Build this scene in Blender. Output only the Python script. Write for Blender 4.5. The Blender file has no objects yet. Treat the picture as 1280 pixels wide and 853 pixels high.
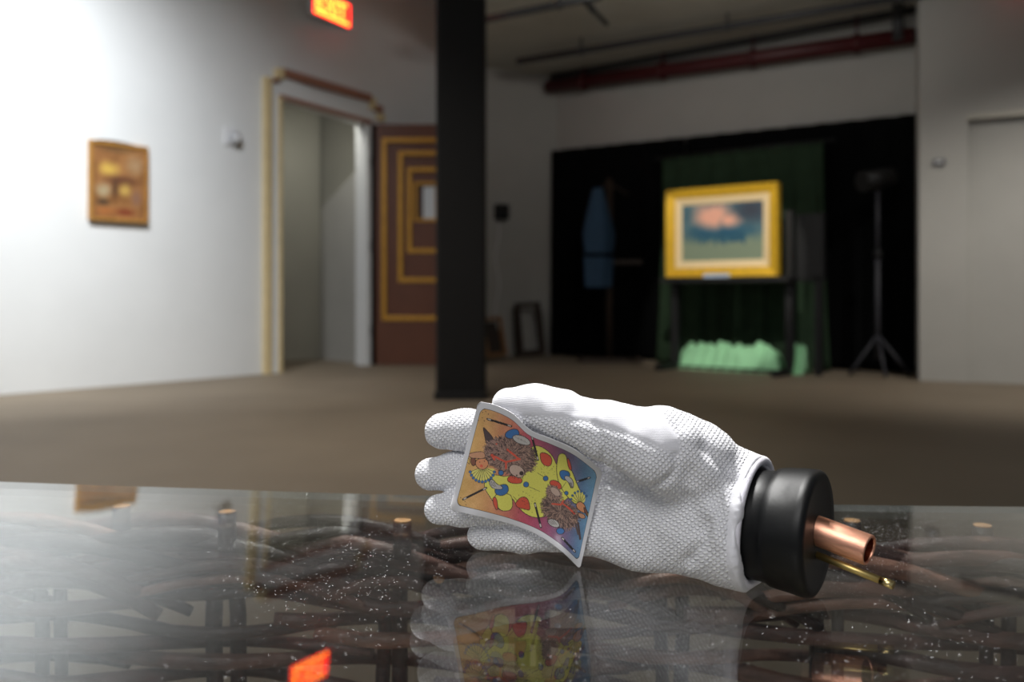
import bpy, bmesh, math, random
import numpy as np
from mathutils import Vector, Matrix

# ------------------------------------------------------------------ camera, world, lights
F, CX, HZ, HC = 1150.0, 640.0, 370.0, 0.70          # focal length in px of a 1280 frame, principal x, horizon y, lens height
SC = bpy.context.scene
COL = SC.collection
R = random.Random(7)

def P(px, py, d):
    """point seen at (px, py) of the 1280x853 frame at depth d"""
    return Vector(((px - CX) / F * d, d, HC - (py - HZ) / F * d))

cam_d = bpy.data.cameras.new('camera'); cam = bpy.data.objects.new('camera', cam_d); COL.objects.link(cam)
cam.location = (0, 0, HC); cam.rotation_euler = (math.pi / 2, 0, 0)
cam_d.sensor_width = 36; cam_d.lens = F / 1280 * 36; cam_d.shift_y = -(426.5 - HZ) / 1280
cam_d.clip_start = 0.01; cam_d.clip_end = 60
cam_d.dof.use_dof = True; cam_d.dof.focus_distance = 0.60; cam_d.dof.aperture_fstop = 6.0
SC.camera = cam
SC.view_settings.view_transform = 'Standard'; SC.view_settings.look = 'None'
SC.view_settings.exposure = 0.0; SC.view_settings.gamma = 1; SC.view_settings.use_curve_mapping = False
SC.cycles.use_denoising = True
SC.cycles.max_bounces = 10; SC.cycles.transparent_max_bounces = 24
SC.cycles.sample_clamp_indirect = 6

w = bpy.data.worlds.new('room_air'); SC.world = w; w.use_nodes = True
w.node_tree.nodes['Background'].inputs[0].default_value = (0.80, 0.86, 1.0, 1)
w.node_tree.nodes['Background'].inputs[1].default_value = 0.17

def lamp(name, kind, loc, target, power, color=(1, 1, 1), **kw):
    l = bpy.data.lights.new(name, kind); o = bpy.data.objects.new(name, l); COL.objects.link(o)
    o.location = loc
    d = Vector(target) - Vector(loc); o.rotation_euler = d.to_track_quat('-Z', 'Y').to_euler()
    l.energy = power; l.color = color
    for k, v in kw.items(): setattr(l, k, v)
    return o
lamp('wall_washer', 'SPOT', (-2.3, 3.9, 4.1), (-4.15, 6.1, 1.75), 820, (0.93, 0.97, 1.0), spot_size=math.radians(78), spot_blend=1.0, shadow_soft_size=.12)
lamp('wall_washer', 'SPOT', (-2.1, 4.6, 4.1), (-2.75, 7.3, 1.2), 340, (0.95, 0.97, 1.0), spot_size=math.radians(76), spot_blend=1.0, shadow_soft_size=.12)
lamp('table_spot', 'AREA', (-.22, .98, 2.2), (.07, .58, .58), 6.3, (1.0, .99, .97), shape='RECTANGLE', size=.22, size_y=.22, spread=math.radians(60))
lamp('room_fill', 'AREA', (-.7, -1.2, 2.4), (.1, .6, .55), 6.0, (1, .99, .98), shape='RECTANGLE', size=1.4, size_y=1.0, spread=math.radians(70))
lamp('basket_fill', 'SPOT', (.25, 2.1, 4.0), (-.02, .76, .5), 110, (1, .97, .95), spot_size=math.radians(26), spot_blend=.5, shadow_soft_size=.03)  # added overhead spot to brighten the willow rods; no fixture behind it
lamp('picture_spot', 'SPOT', (.75, 5.7, 3.2), (2.0, 8.7, .92), 330, (1, .96, .86), spot_size=math.radians(25), spot_blend=.2, shadow_soft_size=.03)
lamp('right_wall_spot', 'SPOT', (3.4, 4.3, 3.9), (4.2, 7.2, 1.2), 430, (1, .96, .90), spot_size=math.radians(100), spot_blend=1.0, shadow_soft_size=.2)
lamp('alcove_fill', 'AREA', (1.2, 5.3, 2.9), (1.6, 9.4, 3.2), 9, (1, .97, .92), shape='RECTANGLE', size=1.2, size_y=.4, spread=math.radians(110))  # added fill that lifts the upper alcove wall and ceiling, not a fixture
lamp('floor_spot', 'SPOT', (-1.0, 3.6, 4.2), (-2.0, 4.6, 0), 380, (1, .93, .84), spot_size=math.radians(100), spot_blend=1.0, shadow_soft_size=.2)
lamp('corridor_fill', 'AREA', (-1.95, 9.05, 2.68), (-1.9, 9.5, 0), 6.5, (1, .98, .9), shape='SQUARE', size=.3)  # added light, out of view above the doorway head, brightens the corridor

# ------------------------------------------------------------------ helpers
def lin(c):
    return tuple(((v / 255) / 12.92 if v / 255 <= .04045 else ((v / 255 + .055) / 1.055) ** 2.4) for v in c[:3])

def mat(name, rgb, rough=.6, metal=0, noise=0.0, nscale=20, bump=0.0, bscale=200, coat=0, emit=None, estr=0, stretch=None, sheen=0, spec=.5, attr=None):
    m = bpy.data.materials.new(name); m.use_nodes = True; nt = m.node_tree; b = nt.nodes['Principled BSDF']
    L = nt.links.new; c = lin(rgb)
    b.inputs['Base Color'].default_value = (*c, 1); b.inputs['Roughness'].default_value = rough
    b.inputs['Metallic'].default_value = metal; b.inputs['Coat Weight'].default_value = coat
    b.inputs['Sheen Weight'].default_value = sheen; b.inputs['Specular IOR Level'].default_value = spec
    tc = nt.nodes.new('ShaderNodeTexCoord'); mp = nt.nodes.new('ShaderNodeMapping'); L(tc.outputs['Object'], mp.inputs[0])
    if stretch: mp.inputs['Scale'].default_value = stretch
    src = None
    if attr:
        a = nt.nodes.new('ShaderNodeVertexColor'); a.layer_name = attr; src = a.outputs[0]; L(src, b.inputs['Base Color'])
    if noise:
        n = nt.nodes.new('ShaderNodeTexNoise'); n.inputs['Scale'].default_value = nscale; n.inputs['Detail'].default_value = 6
        L(mp.outputs[0], n.inputs[0])
        r = nt.nodes.new('ShaderNodeMapRange'); r.inputs['From Min'].default_value = .3; r.inputs['From Max'].default_value = .7
        r.inputs['To Min'].default_value = 1 - noise; r.inputs['To Max'].default_value = 1 + noise
        L(n.outputs[0], r.inputs[0])
        v = nt.nodes.new('ShaderNodeVectorMath'); v.operation = 'SCALE'
        if src: L(src, v.inputs[0])
        else: v.inputs[0].default_value = c
        L(r.outputs[0], v.inputs['Scale']); L(v.outputs[0], b.inputs['Base Color'])
    if bump:
        n = nt.nodes.new('ShaderNodeTexNoise'); n.inputs['Scale'].default_value = bscale; n.inputs['Detail'].default_value = 4
        L(mp.outputs[0], n.inputs[0])
        bp = nt.nodes.new('ShaderNodeBump'); bp.inputs['Strength'].default_value = bump; bp.inputs['Distance'].default_value = .01
        L(n.outputs[0], bp.inputs['Height']); L(bp.outputs[0], b.inputs['Normal'])
    if emit:
        b.inputs['Emission Color'].default_value = (*lin(emit), 1); b.inputs['Emission Strength'].default_value = estr
    return m

def tag(o, label=None, cat=None, group=None, kind=None):
    if label: o['label'] = label
    if cat: o['category'] = cat
    if group: o['group'] = group
    if kind: o['kind'] = kind
    return o

def empty(name, label, cat, loc=(0, 0, 0), group=None):
    o = bpy.data.objects.new(name, None); COL.objects.link(o); o.location = loc; o.empty_display_size = .02
    return tag(o, label, cat, group)

class MB:
    def __init__(s): s.v, s.f, s.sm = [], [], []
    def add(s, vs, fs, smooth=False):
        k = len(s.v); s.v += [tuple(v) for v in vs]; s.f += [tuple(i + k for i in f) for f in fs]; s.sm += [smooth] * len(fs); return s
    def box(s, lo, hi, M=None):
        vs = [Vector((x, y, z)) for z in (lo[2], hi[2]) for y in (lo[1], hi[1]) for x in (lo[0], hi[0])]
        if M is not None: vs = [M @ v for v in vs]
        return s.add(vs, [(0, 2, 3, 1), (4, 5, 7, 6), (0, 1, 5, 4), (2, 6, 7, 3), (0, 4, 6, 2), (1, 3, 7, 5)])
    def prism(s, poly, M, y0, y1):
        """poly: (s, z) pairs in the local xz plane, extruded along local y"""
        n = len(poly)
        vs = [M @ Vector((a, y0, b)) for a, b in poly] + [M @ Vector((a, y1, b)) for a, b in poly]
        return s.add(vs, [tuple(range(n)), tuple(range(2 * n - 1, n - 1, -1))] + [(i, i + n, (i + 1) % n + n, (i + 1) % n) for i in range(n)])
    def tube(s, pts, rad, sides=12, caps=True, M=None, hollow=0):
        pts = [Vector(p) for p in pts]; n = len(pts)
        rad = list(rad) if hasattr(rad, '__len__') else [rad] * n
        vs, fs = [], []
        t0 = (pts[1] - pts[0]).normalized(); up = Vector((0, 0, 1)) if abs(t0.z) < .9 else Vector((1, 0, 0))
        nx = t0.cross(up).normalized()
        for i, p in enumerate(pts):
            t = (pts[min(i + 1, n - 1)] - pts[max(i - 1, 0)]).normalized()
            nx = (nx - t * nx.dot(t)).normalized(); ny = t.cross(nx)
            for k in range(sides):
                a = 2 * math.pi * k / sides; vs.append(p + (nx * math.cos(a) + ny * math.sin(a)) * rad[i])
        for i in range(n - 1):
            for k in range(sides):
                k2 = (k + 1) % sides; fs.append((i * sides + k, i * sides + k2, (i + 1) * sides + k2, (i + 1) * sides + k))
        if M is not None: vs = [M @ v for v in vs]
        k0 = len(s.v); s.add(vs, fs, True)
        if caps:
            s.f += [tuple(k0 + k for k in range(sides))[::-1], tuple(k0 + (n - 1) * sides + k for k in range(sides))]; s.sm += [False, False]
        return s
    def lathe(s, prof, M=None, sides=32, axis='z'):
        """prof: (r, h) pairs"""
        vs, fs = [], []
        for r, h in prof:
            for k in range(sides):
                a = 2 * math.pi * k / sides
                p = Vector((r * math.cos(a), r * math.sin(a), h)) if axis == 'z' else Vector((r * math.cos(a), h, r * math.sin(a)))
                vs.append(M @ p if M is not None else p)
        n = len(prof)
        for i in range(n - 1):
            for k in range(sides):
                k2 = (k + 1) % sides; fs.append((i * sides + k, i * sides + k2, (i + 1) * sides + k2, (i + 1) * sides + k))
        return s.add(vs, fs, True)
    def build(s, name, m, parent=None, bevel=0, label=None):
        me = bpy.data.meshes.new(name); me.from_pydata(s.v, [], s.f); me.update()
        me.polygons.foreach_set('use_smooth', s.sm)
        bm = bmesh.new(); bm.from_mesh(me); bmesh.ops.recalc_face_normals(bm, faces=bm.faces); bm.to_mesh(me); bm.free()
        me.materials.append(m)
        o = bpy.data.objects.new(name, me); COL.objects.link(o)
        if parent:
            o.parent = parent; T = Matrix.Identity(4); q = parent
            while q is not None: T = q.matrix_parent_inverse @ q.matrix_basis @ T if q.parent else q.matrix_basis @ T; q = q.parent
            o.matrix_parent_inverse = T.inverted()
        if bevel:
            b = o.modifiers.new('bevel', 'BEVEL'); b.width = bevel; b.segments = 2; b.limit_method = 'ANGLE'
        if label: o['label'] = label
        return o

def fl(px, py):
    d = F * HC / (py - HZ); p = P(px, py, d); p.z = 0; return p

class Plane:
    """vertical plane through two floor points; local x along it, local -y out of it towards the camera side"""
    def __init__(s, A, B):
        s.A = Vector((A[0], A[1], 0)); s.t = (Vector((B[0], B[1], 0)) - s.A).normalized(); s.L = (Vector((B[0], B[1], 0)) - s.A).length
        s.n = Vector((s.t.y, -s.t.x, 0))                       # towards the viewer for left-to-right planes
        s.M = Matrix(((s.t.x, -s.n.x, 0, s.A.x), (s.t.y, -s.n.y, 0, s.A.y), (0, 0, 1, 0), (0, 0, 0, 1)))
    def off(s, k):
        return Plane(s.A + s.n * k, s.A + s.n * k + s.t * s.L)
    def sz(s, px, py):
        dx = (px - CX) / F                                      # ray (dx,1)*d
        d = (s.A.dot(s.n)) / (dx * s.n.x + s.n.y)
        q = Vector((dx * d, d, 0)); return ((q - s.A).dot(s.t), HC - (py - HZ) / F * d)
    def w(s, px, py, out=0):
        a, z = s.sz(px, py); return s.M @ Vector((a, -out, z))

def seg_dist(x, y, a, b):
    ax, ay = a; bx, by = b; dx, dy = bx - ax, by - ay
    t = np.clip(((x - ax) * dx + (y - ay) * dy) / (dx * dx + dy * dy + 1e-12), 0, 1)
    return np.hypot(x - ax - t * dx, y - ay - t * dy)
def in_poly(x, y, poly):
    c = np.zeros(x.shape, bool); n = len(poly)
    for i in range(n):
        x1, y1 = poly[i]; x2, y2 = poly[(i + 1) % n]
        if y1 == y2: continue
        m = ((y1 > y) != (y2 > y)) & (x < (x2 - x1) * (y - y1) / (y2 - y1) + x1); c ^= m
    return c
def set_colors(me, rgb255):
    c = np.clip(rgb255 / 255.0, 0, 1); l = np.where(c <= .04045, c / 12.92, ((c + .055) / 1.055) ** 2.4)
    a = me.color_attributes.new('print', 'FLOAT_COLOR', 'POINT')
    a.data.foreach_set('color', np.concatenate([l, np.ones((len(l), 1))], 1).astype(np.float32).ravel())
def picture_panel(name, M, w_, h_, fn, m, parent, nx=90, nz=70, y=0, t=.006):
    """flat painted panel: grid front with colours from fn(u, v) (v down), closed back"""
    us, vs = np.meshgrid(np.linspace(0, 1, nx), np.linspace(0, 1, nz)); us, vs = us.ravel(), vs.ravel()
    V = [M @ Vector((u * w_, y, h_ * (1 - v))) for u, v in zip(us, vs)]
    Fq = [(j * nx + i, (j + 1) * nx + i, (j + 1) * nx + i + 1, j * nx + i + 1) for j in range(nz - 1) for i in range(nx - 1)]
    me = bpy.data.meshes.new(name); me.from_pydata(V, [], Fq); me.update(); set_colors(me, fn(us, vs)); me.materials.append(m)
    o = bpy.data.objects.new(name, me); COL.objects.link(o); o.parent = parent; o.matrix_parent_inverse = parent.matrix_basis.inverted()
    s = o.modifiers.new('thickness', 'SOLIDIFY'); s.thickness = t; s.offset = -1
    return o
def vnoise(x, y, seed=0):
    r = np.random.RandomState(seed); g = r.rand(64, 64)
    xi, yi = np.floor(x).astype(int), np.floor(y).astype(int); fx, fy = x - xi, y - yi
    fx, fy = fx * fx * (3 - 2 * fx), fy * fy * (3 - 2 * fy)
    G = lambda a, b: g[a % 64, b % 64]
    return (G(xi, yi) * (1 - fx) + G(xi + 1, yi) * fx) * (1 - fy) + (G(xi, yi + 1) * (1 - fx) + G(xi + 1, yi + 1) * fx) * fy

# ------------------------------------------------------------------ materials
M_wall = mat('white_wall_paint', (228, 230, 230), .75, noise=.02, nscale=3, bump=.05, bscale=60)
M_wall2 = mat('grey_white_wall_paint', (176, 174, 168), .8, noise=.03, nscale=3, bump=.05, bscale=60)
M_hall = mat('corridor_paint', (176, 174, 162), .8, noise=.03, nscale=3)
M_ceil = mat('ceiling_paint', (190, 187, 176), .9, noise=.08, nscale=2)
def floor_mat():
    m = mat('worn_grey_brown_floor', (128, 116, 100), .62, noise=.10, nscale=1.3, bump=.03, bscale=30, spec=.35)
    return m
M_floor = floor_mat()
M_post = mat('black_stained_wood', (10, 9, 9), .75, noise=.35, nscale=14, bump=.5, bscale=30, stretch=(6, 6, .35))
M_brown = mat('brown_door_paint', (104, 64, 46), .45, noise=.06, nscale=6)
M_gold = mat('gilt_paint', (205, 152, 56), .4, metal=.25, noise=.1, nscale=15)
M_goldlight = mat('pale_gilt_paint', (222, 202, 156), .5, noise=.06, nscale=12)
M_copperpaint = mat('dull_copper_paint', (158, 112, 92), .5, noise=.06, nscale=12)
M_black = mat('black_velvet', (7, 8, 9), .95, noise=.2, nscale=8, spec=.1)
M_green = mat('green_stage_cloth', (44, 60, 44), .9, noise=.12, nscale=8, spec=.1)
M_greenlight = mat('pale_green_cloth', (150, 205, 160), .85, noise=.1, nscale=9, spec=.1)
M_pipe = mat('dark_grey_pipe', (52, 52, 54), .5, noise=.1, nscale=9)
M_redpipe = mat('red_sprinkler_pipe', (72, 12, 16), .45, noise=.1, nscale=9)
M_blackmetal = mat('black_painted_metal', (8, 8, 10), .6)
M_greymetal = mat('grey_metal', (104, 104, 108), .5, metal=.3)
M_plastic = mat('white_plastic', (225, 226, 228), .4)
M_print = mat('printed_colours', (255, 255, 255), .5, attr='print')
M_oldwood = mat('dark_old_wood', (52, 39, 30), .6, noise=.2, nscale=20, stretch=(1, 1, 6))
M_tanwood = mat('tan_wood', (150, 108, 68), .55, noise=.15, nscale=20)
M_blue = mat('blue_cotton', (44, 70, 94), .9, noise=.1, nscale=12)

# ------------------------------------------------------------------ setting
WL = Plane(fl(0, 494), fl(462, 457))
s575 = WL.sz(575, 370)[0]
P2 = WL.M @ Vector((s575, 0, 0)); P3 = fl(697, 443.5); P4 = fl(1148, 466)
WC = Plane(P2, P3); WB = Plane(P3, P4)
tag(MB().box((-9, -4, -.06), (9, 14, 0)).build('floor', M_floor), kind='structure')
o1s, o1z = WL.sz(350, 122); o2s, o2z = WL.sz(461, 155)
TH = .14; HW = 4.4
b = MB()
b.prism([(-6, 0), (o1s, 0), (o1s, HW), (-6, HW)], WL.M, 0, TH)
b.prism([(o2s, 0), (s575, 0), (s575, HW), (o2s, HW)], WL.M, 0, TH)
b.prism([(o1s, o1z), (o2s, o2z), (o2s, HW), (o1s, HW)], WL.M, 0, TH)
tag(b.build('wall_left', M_wall), kind='structure')
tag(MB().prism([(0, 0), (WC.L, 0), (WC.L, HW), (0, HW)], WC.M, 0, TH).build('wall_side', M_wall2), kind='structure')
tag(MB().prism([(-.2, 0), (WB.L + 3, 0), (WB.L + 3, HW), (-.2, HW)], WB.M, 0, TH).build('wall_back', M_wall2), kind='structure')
# right wall with a recessed door
WR = Plane(fl(1149, 476), fl(1280, 481.5))
d1 = WR.sz(1211, 150); dr = d1[0] + 1.05
b = MB()
b.prism([(0, 0), (d1[0], 0), (d1[0], HW), (0, HW)], WR.M, 0, .16)
b.prism([(dr, 0), (8, 0), (8, HW), (dr, HW)], WR.M, 0, .16)
b.prism([(d1[0], d1[1]), (dr, d1[1]), (dr, HW), (d1[0], HW)], WR.M, 0, .16)
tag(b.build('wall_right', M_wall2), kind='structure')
rc_ = WR.M @ Vector((0, 0, 0)); WRet = Plane(WR.M @ Vector((.08, .16, 0)), P4 + Vector((.12, .1, 0)))
tag(MB().prism([(0, 0), (WRet.L, 0), (WRet.L, 3.3), (0, 3.3)], WRet.M, 0, .1).build('wall_return', M_wall2), kind='structure')
tag(MB().prism([(d1[0], 0), (dr, 0), (dr, d1[1]), (d1[0], d1[1])], WR.M, .06, .12).build('door_2', M_wall2), kind='structure')
tag(MB().prism([(d1[0] - .02, d1[1]), (dr, d1[1]), (dr, d1[1] + .05), (d1[0] - .02, d1[1] + .05)], WR.M, -.012, .03).build('trim_2', M_ceil), kind='structure')
# ceilings: high over the front room, lower over the alcove
ZC = 3.3
tag(MB().box((-9, -4, HW), (9, 14, HW + .1)).build('ceiling', M_ceil), kind='structure')
e1 = Vector((P2.x + .05, P2.y, 0)); e0 = Vector((P2.x / P2.y * 5.2, 5.2, 0))
b = MB(); lowpoly = [e0, Vector((4.6, 5.2, 0)), Vector((4.6, 8.0, 0)), P4 + Vector((.3, .3, 0)), P3 + Vector((.1, .3, 0)), Vector((P2.x, P2.y + .3, 0))]
n = len(lowpoly)
b.add([v + Vector((0, 0, ZC)) for v in lowpoly] + [v + Vector((0, 0, ZC + .5)) for v in lowpoly],
      [tuple(range(n)), tuple(range(2 * n - 1, n - 1, -1))] + [(i, i + n, (i + 1) % n + n, (i + 1) % n) for i in range(n)])
tag(b.build('ceiling_low', M_ceil), kind='structure')
# corridor behind the doorway
c0 = fl(400, 449); cR = fl(463, 455.5); cL = WL.M @ Vector((o1s - .6, 1.6, 0))
cLd = Plane(cL, c0); cRd = Plane(c0, cR)
tag(MB().prism([(-.3, 0), (cLd.L, 0), (cLd.L, 3), (-.3, 3)], cLd.M, 0, .08).build('wall_corridor_left', M_hall), kind='structure')
a0 = cRd.sz(401, 262)[1]; a1 = cRd.sz(460, 195)[1]
tag(MB().prism([(0, 0), (cRd.L - .01, 0), (cRd.L - .01, a1), (0, a0)], cRd.M, 0, .08).build('wall_corridor_right', M_wall2), kind='structure')
cB = Plane(c0 + Vector((-.1, .25, 0)), cR + Vector((.4, .5, 0)))
tag(MB().prism([(0, 0), (cB.L, 0), (cB.L, 3), (0, 3)], cB.M, 0, .08).build('wall_corridor_back', M_hall), kind='structure')
tag(MB().prism([(o1s - 1, 2.75), (o2s + .6, 2.75), (o2s + .6, 2.8), (o1s - 1, 2.8)], WL.M, TH, 2.6).build('ceiling_corridor', M_hall), kind='structure')

# doorway casing: white boards between a gilt outer and inner line, stepped at the top corners
def wpoly(pl, pts): return [pl.sz(*p) for p in pts]
cas = empty('door_casing', 'white doorway casing outlined in gold with stepped top corners around the open doorway', 'door casing', WL.w(340, 468))
MB().prism(wpoly(WL, [(336, 469), (345, 468.2), (345, 120), (463, 154), (463, 143), (352, 97), (349, 103), (336, 103)]), WL.M, -.028, 0).build('casing_board', M_wall, cas)
def strip(name, pts, y0, y1, m, lab=None):
    return MB().prism(wpoly(WL, pts), WL.M, y0, y1).build(name, m, cas, bevel=.003, label=lab)
strip('outer_moulding', [(327.5, 469.5), (336, 468.8), (336, 98), (327.5, 96)], -.05, 0, M_goldlight, 'pale gold outer upright moulding')
strip('inner_moulding', [(345, 468.2), (350, 467.7), (350, 122), (345, 120)], -.04, 0, M_goldlight, 'thin gold inner upright moulding')
strip('top_moulding', [(351, 86), (351, 97), (461, 128), (461, 119)], -.05, 0, M_copperpaint, 'dull copper moulding along the top')
strip('corner_moulding', [(342, 86), (351, 86), (351, 100), (342, 98)], -.055, 0, M_goldlight, 'small gold block at the upper left step')
strip('corner_moulding', [(336, 98), (346, 101), (346, 105), (336, 103)], -.045, 0, M_copperpaint)
strip('corner_moulding', [(461, 122), (466, 124), (466, 138), (461, 136)], -.05, 0, M_goldlight)
strip('corner_moulding', [(466, 131), (475, 134), (475, 142), (466, 139)], -.05, 0, M_copperpaint)
strip('corner_moulding', [(470, 142), (477, 144), (477, 153), (470, 151)], -.05, 0, M_goldlight)
strip('head_moulding', [(346, 118), (346, 123), (462, 156), (462, 151)], -.04, 0, M_copperpaint, 'thin copper line under the head board')
b = MB().prism(wpoly(WL, [(458, 457.4), (463, 457), (463, 156), (458, 154.5)]), WL.M, -.01, .16)
b.build('jamb', M_wall, cas)

# open brown door with receding gilt frames
hin = fl(463, 457); DP = Plane(hin, hin + Vector((1.09, .0, 0)))
door = empty('open_door', 'open brown door with nested receding gold frames beside the black post', 'door', hin)
def dz(py): return DP.sz(500, py)[1]
def ds(px): return DP.sz(px, 370)[0]
rects = [(477, 584, 172, 401), (497, 566, 188, 353), (508, 555, 208, 316), (516, 547, 226, 276)]
outer = (463, 598, 155, 457)
prev = outer
for i, rr in enumerate(rects):
    y0 = .012 + .028 * i
    x0, x1, t0, t1 = prev; a0_, a1_, b0, b1 = rr
    b = MB()
    for q in ((x0, a0_, t0, t1), (a1_, x1, t0, t1), (a0_, a1_, t0, b0), (a0_, a1_, b1, t1)):
        b.box((ds(q[0]), y0, max(.006, dz(q[3]))), (ds(q[1]), y0 + .03 + (.1 if i == 0 else 0), dz(q[2])), DP.M)
    b.build('door_board', M_brown, door)
    gw = .045 if i < 3 else .03
    b = MB(); X0, X1, Z0, Z1 = ds(a0_), ds(a1_), dz(b1), dz(b0)
    for lo, hi in (((X0, Z0), (X0 + gw, Z1)), ((X1 - gw, Z0), (X1, Z1)), ((X0 + gw, Z0), (X1 - gw, Z0 + gw)), ((X0 + gw, Z1 - gw), (X1 - gw, Z1))):
        b.box((lo[0], y0 - .008, lo[1]), (hi[0], y0 + .03, hi[1]), DP.M)
    b.build('gold_frame', M_gold, door, bevel=.004)
    g = gw * F / 9.25
    prev = (a0_ + g * .9, a1_ - g * .9, b0 + g * .9, b1 - g * .9)
X0, X1, Z0, Z1 = ds(prev[0] - 2), ds(prev[1] + 2), dz(prev[3] + 2), dz(prev[2] - 2)
Mt = DP.M @ Matrix.Translation((X0, .118, Z0))
def tiny(u, v):
    c = np.tile(np.array([[70., 44, 30]]), (len(u), 1)); c[(u > .35) & (v > .08) & (v < .95)] = (215, 222, 228); return c
picture_panel('centre_panel', Mt, X1 - X0, Z1 - Z0, tiny, M_print, door, 30, 40)
MB().box((ds(463), .012, .008), (ds(470), .05, dz(156)), DP.M).build('hinge_stile', M_brown, door)
for zz in (.3, 1.15, 2.0):
    MB().tube([DP.M @ Vector((-.008, .0, zz)), DP.M @ Vector((-.008, 0, zz + .1))], .012, 10).build('hinge', M_greymetal, door)
MB().box((X0 - .1, .15, Z0 - .1), (X1 + .1, .17, Z1 + .1), DP.M).build('back_board', M_brown, door)

# black timber post
pc = fl(575.5, 500); pw = 62 / F * pc.y
post = empty('black_post', 'tall black stained timber post in the middle of the room', 'post', pc + Vector((0, pw / 2, 0)))
MB().box((pc.x - pw / 2, pc.y + .0, .0), (pc.x + pw / 2, pc.y + pw, ZC - .01)).build('timber', M_post, post, bevel=.02)
MB().box((pc.x - pw / 2 - .012, pc.y - .01, 0), (pc.x + pw / 2 + .005, pc.y + pw + .01, .05)).build('foot_block', M_blackmetal, post, bevel=.006)

# exit sign
def exit_sign(pl, px0, px1, pyb0, pyb1, label, h=.20):
    s0, z0 = pl.sz(px0, pyb0); s1, z1 = pl.sz(px1, pyb1)
    L = math.hypot(s1 - s0, z1 - z0); z0 = (z0 + z1) / 2
    ex = empty('exit_sign', label, 'exit sign', pl.M @ Vector((s0, 0, z0)))
    red = mat('lit_red_face', (255, 40, 25), .4, emit=(255, 34, 22), estr=5)
    let = mat('lit_orange_letters', (255, 160, 60), .4, emit=(255, 150, 50), estr=5)
    M = pl.M @ Matrix.Translation((s0, 0, z0))
    MB().box((0, -.06, -.03), (L, 0, h), M).build('housing', M_plastic, ex, bevel=.006)
    MB().box((.004, -.066, -.028), (L - .004, -.06, h - .008), M).build('red_face', red, ex)
    b = MB(); m = .03; cw = (L - 2 * m - .045) / 3.4; x = m; hh = h - .05; zb = .025; t = .022
    def bx(a, c, d, e): b.box((a, -.071, c), (d, -.066, e), M)
    bx(x, zb, x + t, zb + hh); [bx(x + t, q, x + cw, q + t) for q in (zb, zb + hh / 2 - t / 2, zb + hh - t)]; x += cw + .015
    for sgn in (0, 1):
        p = [(x if not sgn else x + cw - t, zb), ((x + t) if not sgn else x + cw, zb), (x + cw if not sgn else x + t, zb + hh), (x + cw - t if not sgn else x, zb + hh)]
        b.prism(p, M, -.071 - .001 * sgn, -.066)
    x += cw + .015; bx(x + .0, zb, x + t, zb + hh); x += t + .015
    bx(x, zb + hh - t, x + cw, zb + hh); bx(x + cw / 2 - t / 2, zb, x + cw / 2 + t / 2, zb + hh - t)
    b.build('letters', let, ex, label='glowing orange letters spelling EXIT')
    b = MB().box((.025, -.070, -.016), (L - .025, -.066, .010), M).build('lower_light_strip', let, ex, bevel=.01)
    b2 = b
    b['label'] = 'glowing orange strip along the lower edge'
    return ex
_pl = WL.off(.15); _a = _pl.w(385, 14); exit_sign(Plane(_a, _a + Vector((.5, 1, 0))), 385, 431, 14, 31, 'glowing red and orange exit sign high on the white wall')
exit_sign(WR, 1250, 1312, -22, -22, 'red exit sign over the recessed pale door at the right', .2)

# picture on the left wall
def brown_picture(u, v):
    n = .6 * vnoise(u * 5, v * 7, 1) + .4 * vnoise(u * 14, v * 18, 2)
    c = np.stack([150 + 60 * (n - .5), 104 + 50 * (n - .5), 62 + 36 * (n - .5)], 1)
    def blob(cx, cy, rx, ry, col, k=1.0):
        w_ = np.clip(1.25 - np.hypot((u - cx) / rx, (v - cy) / ry) + .5 * (n - .5), 0, 1)[:, None] * k
        c[:] = c * (1 - w_) + np.array(col) * w_
    blob(.3, .33, .2, .1, (212, 176, 84)); blob(.8, .25, .18, .14, (172, 140, 104)); blob(.55, .48, .35, .08, (104, 66, 46))
    blob(.2, .63, .16, .1, (172, 156, 124)); blob(.6, .6, .12, .1, (208, 176, 92)); blob(.42, .6, .06, .14, (78, 56, 42)); blob(.82, .7, .1, .12, (140, 104, 84))
    blob(.2, .78, .14, .05, (70, 54, 40)); blob(.6, .9, .2, .05, (128, 58, 36)); blob(.25, .9, .22, .05, (168, 104, 56)); blob(.4, .07, .35, .03, (110, 84, 56))
    return np.clip(c, 0, 255)
s0, z1_ = WL.sz(109, 173); s1, z0_ = WL.sz(182, 280)
pic = empty('wall_picture', 'small golden brown painting hanging on the brightly lit white wall', 'painting', WL.M @ Vector((s0, -.02, z0_)))
Mp = WL.M @ Matrix.Translation((s0, -.035, z0_))
picture_panel('canvas', Mp @ Matrix.Translation((.02, 0, .02)), s1 - s0 - .04, z1_ - z0_ - .05, brown_picture, M_print, pic)
b = MB(); Wd, Hd = s1 - s0, z1_ - z0_ - .01
for lo, hi in (((0, 0), (.022, Hd)), ((Wd - .022, 0), (Wd, Hd)), ((.022, 0), (Wd - .022, .022)), ((.022, Hd - .03), (Wd - .022, Hd))):
    b.box((lo[0], -.012, lo[1]), (hi[0], .033, hi[1]), Mp)
b.build('frame', mat('worn_gilt', (176, 128, 60), .5, metal=.2, noise=.25, nscale=30), pic, bevel=.004)
b = MB().prism([(.03, Hd), (Wd - .1, Hd), (Wd - .18, Hd + .008), (.2, Hd + .014), (.08, Hd + .009)], Mp, -.008, .02)
b.build('carved_crest', M_oldwood, pic)

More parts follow.
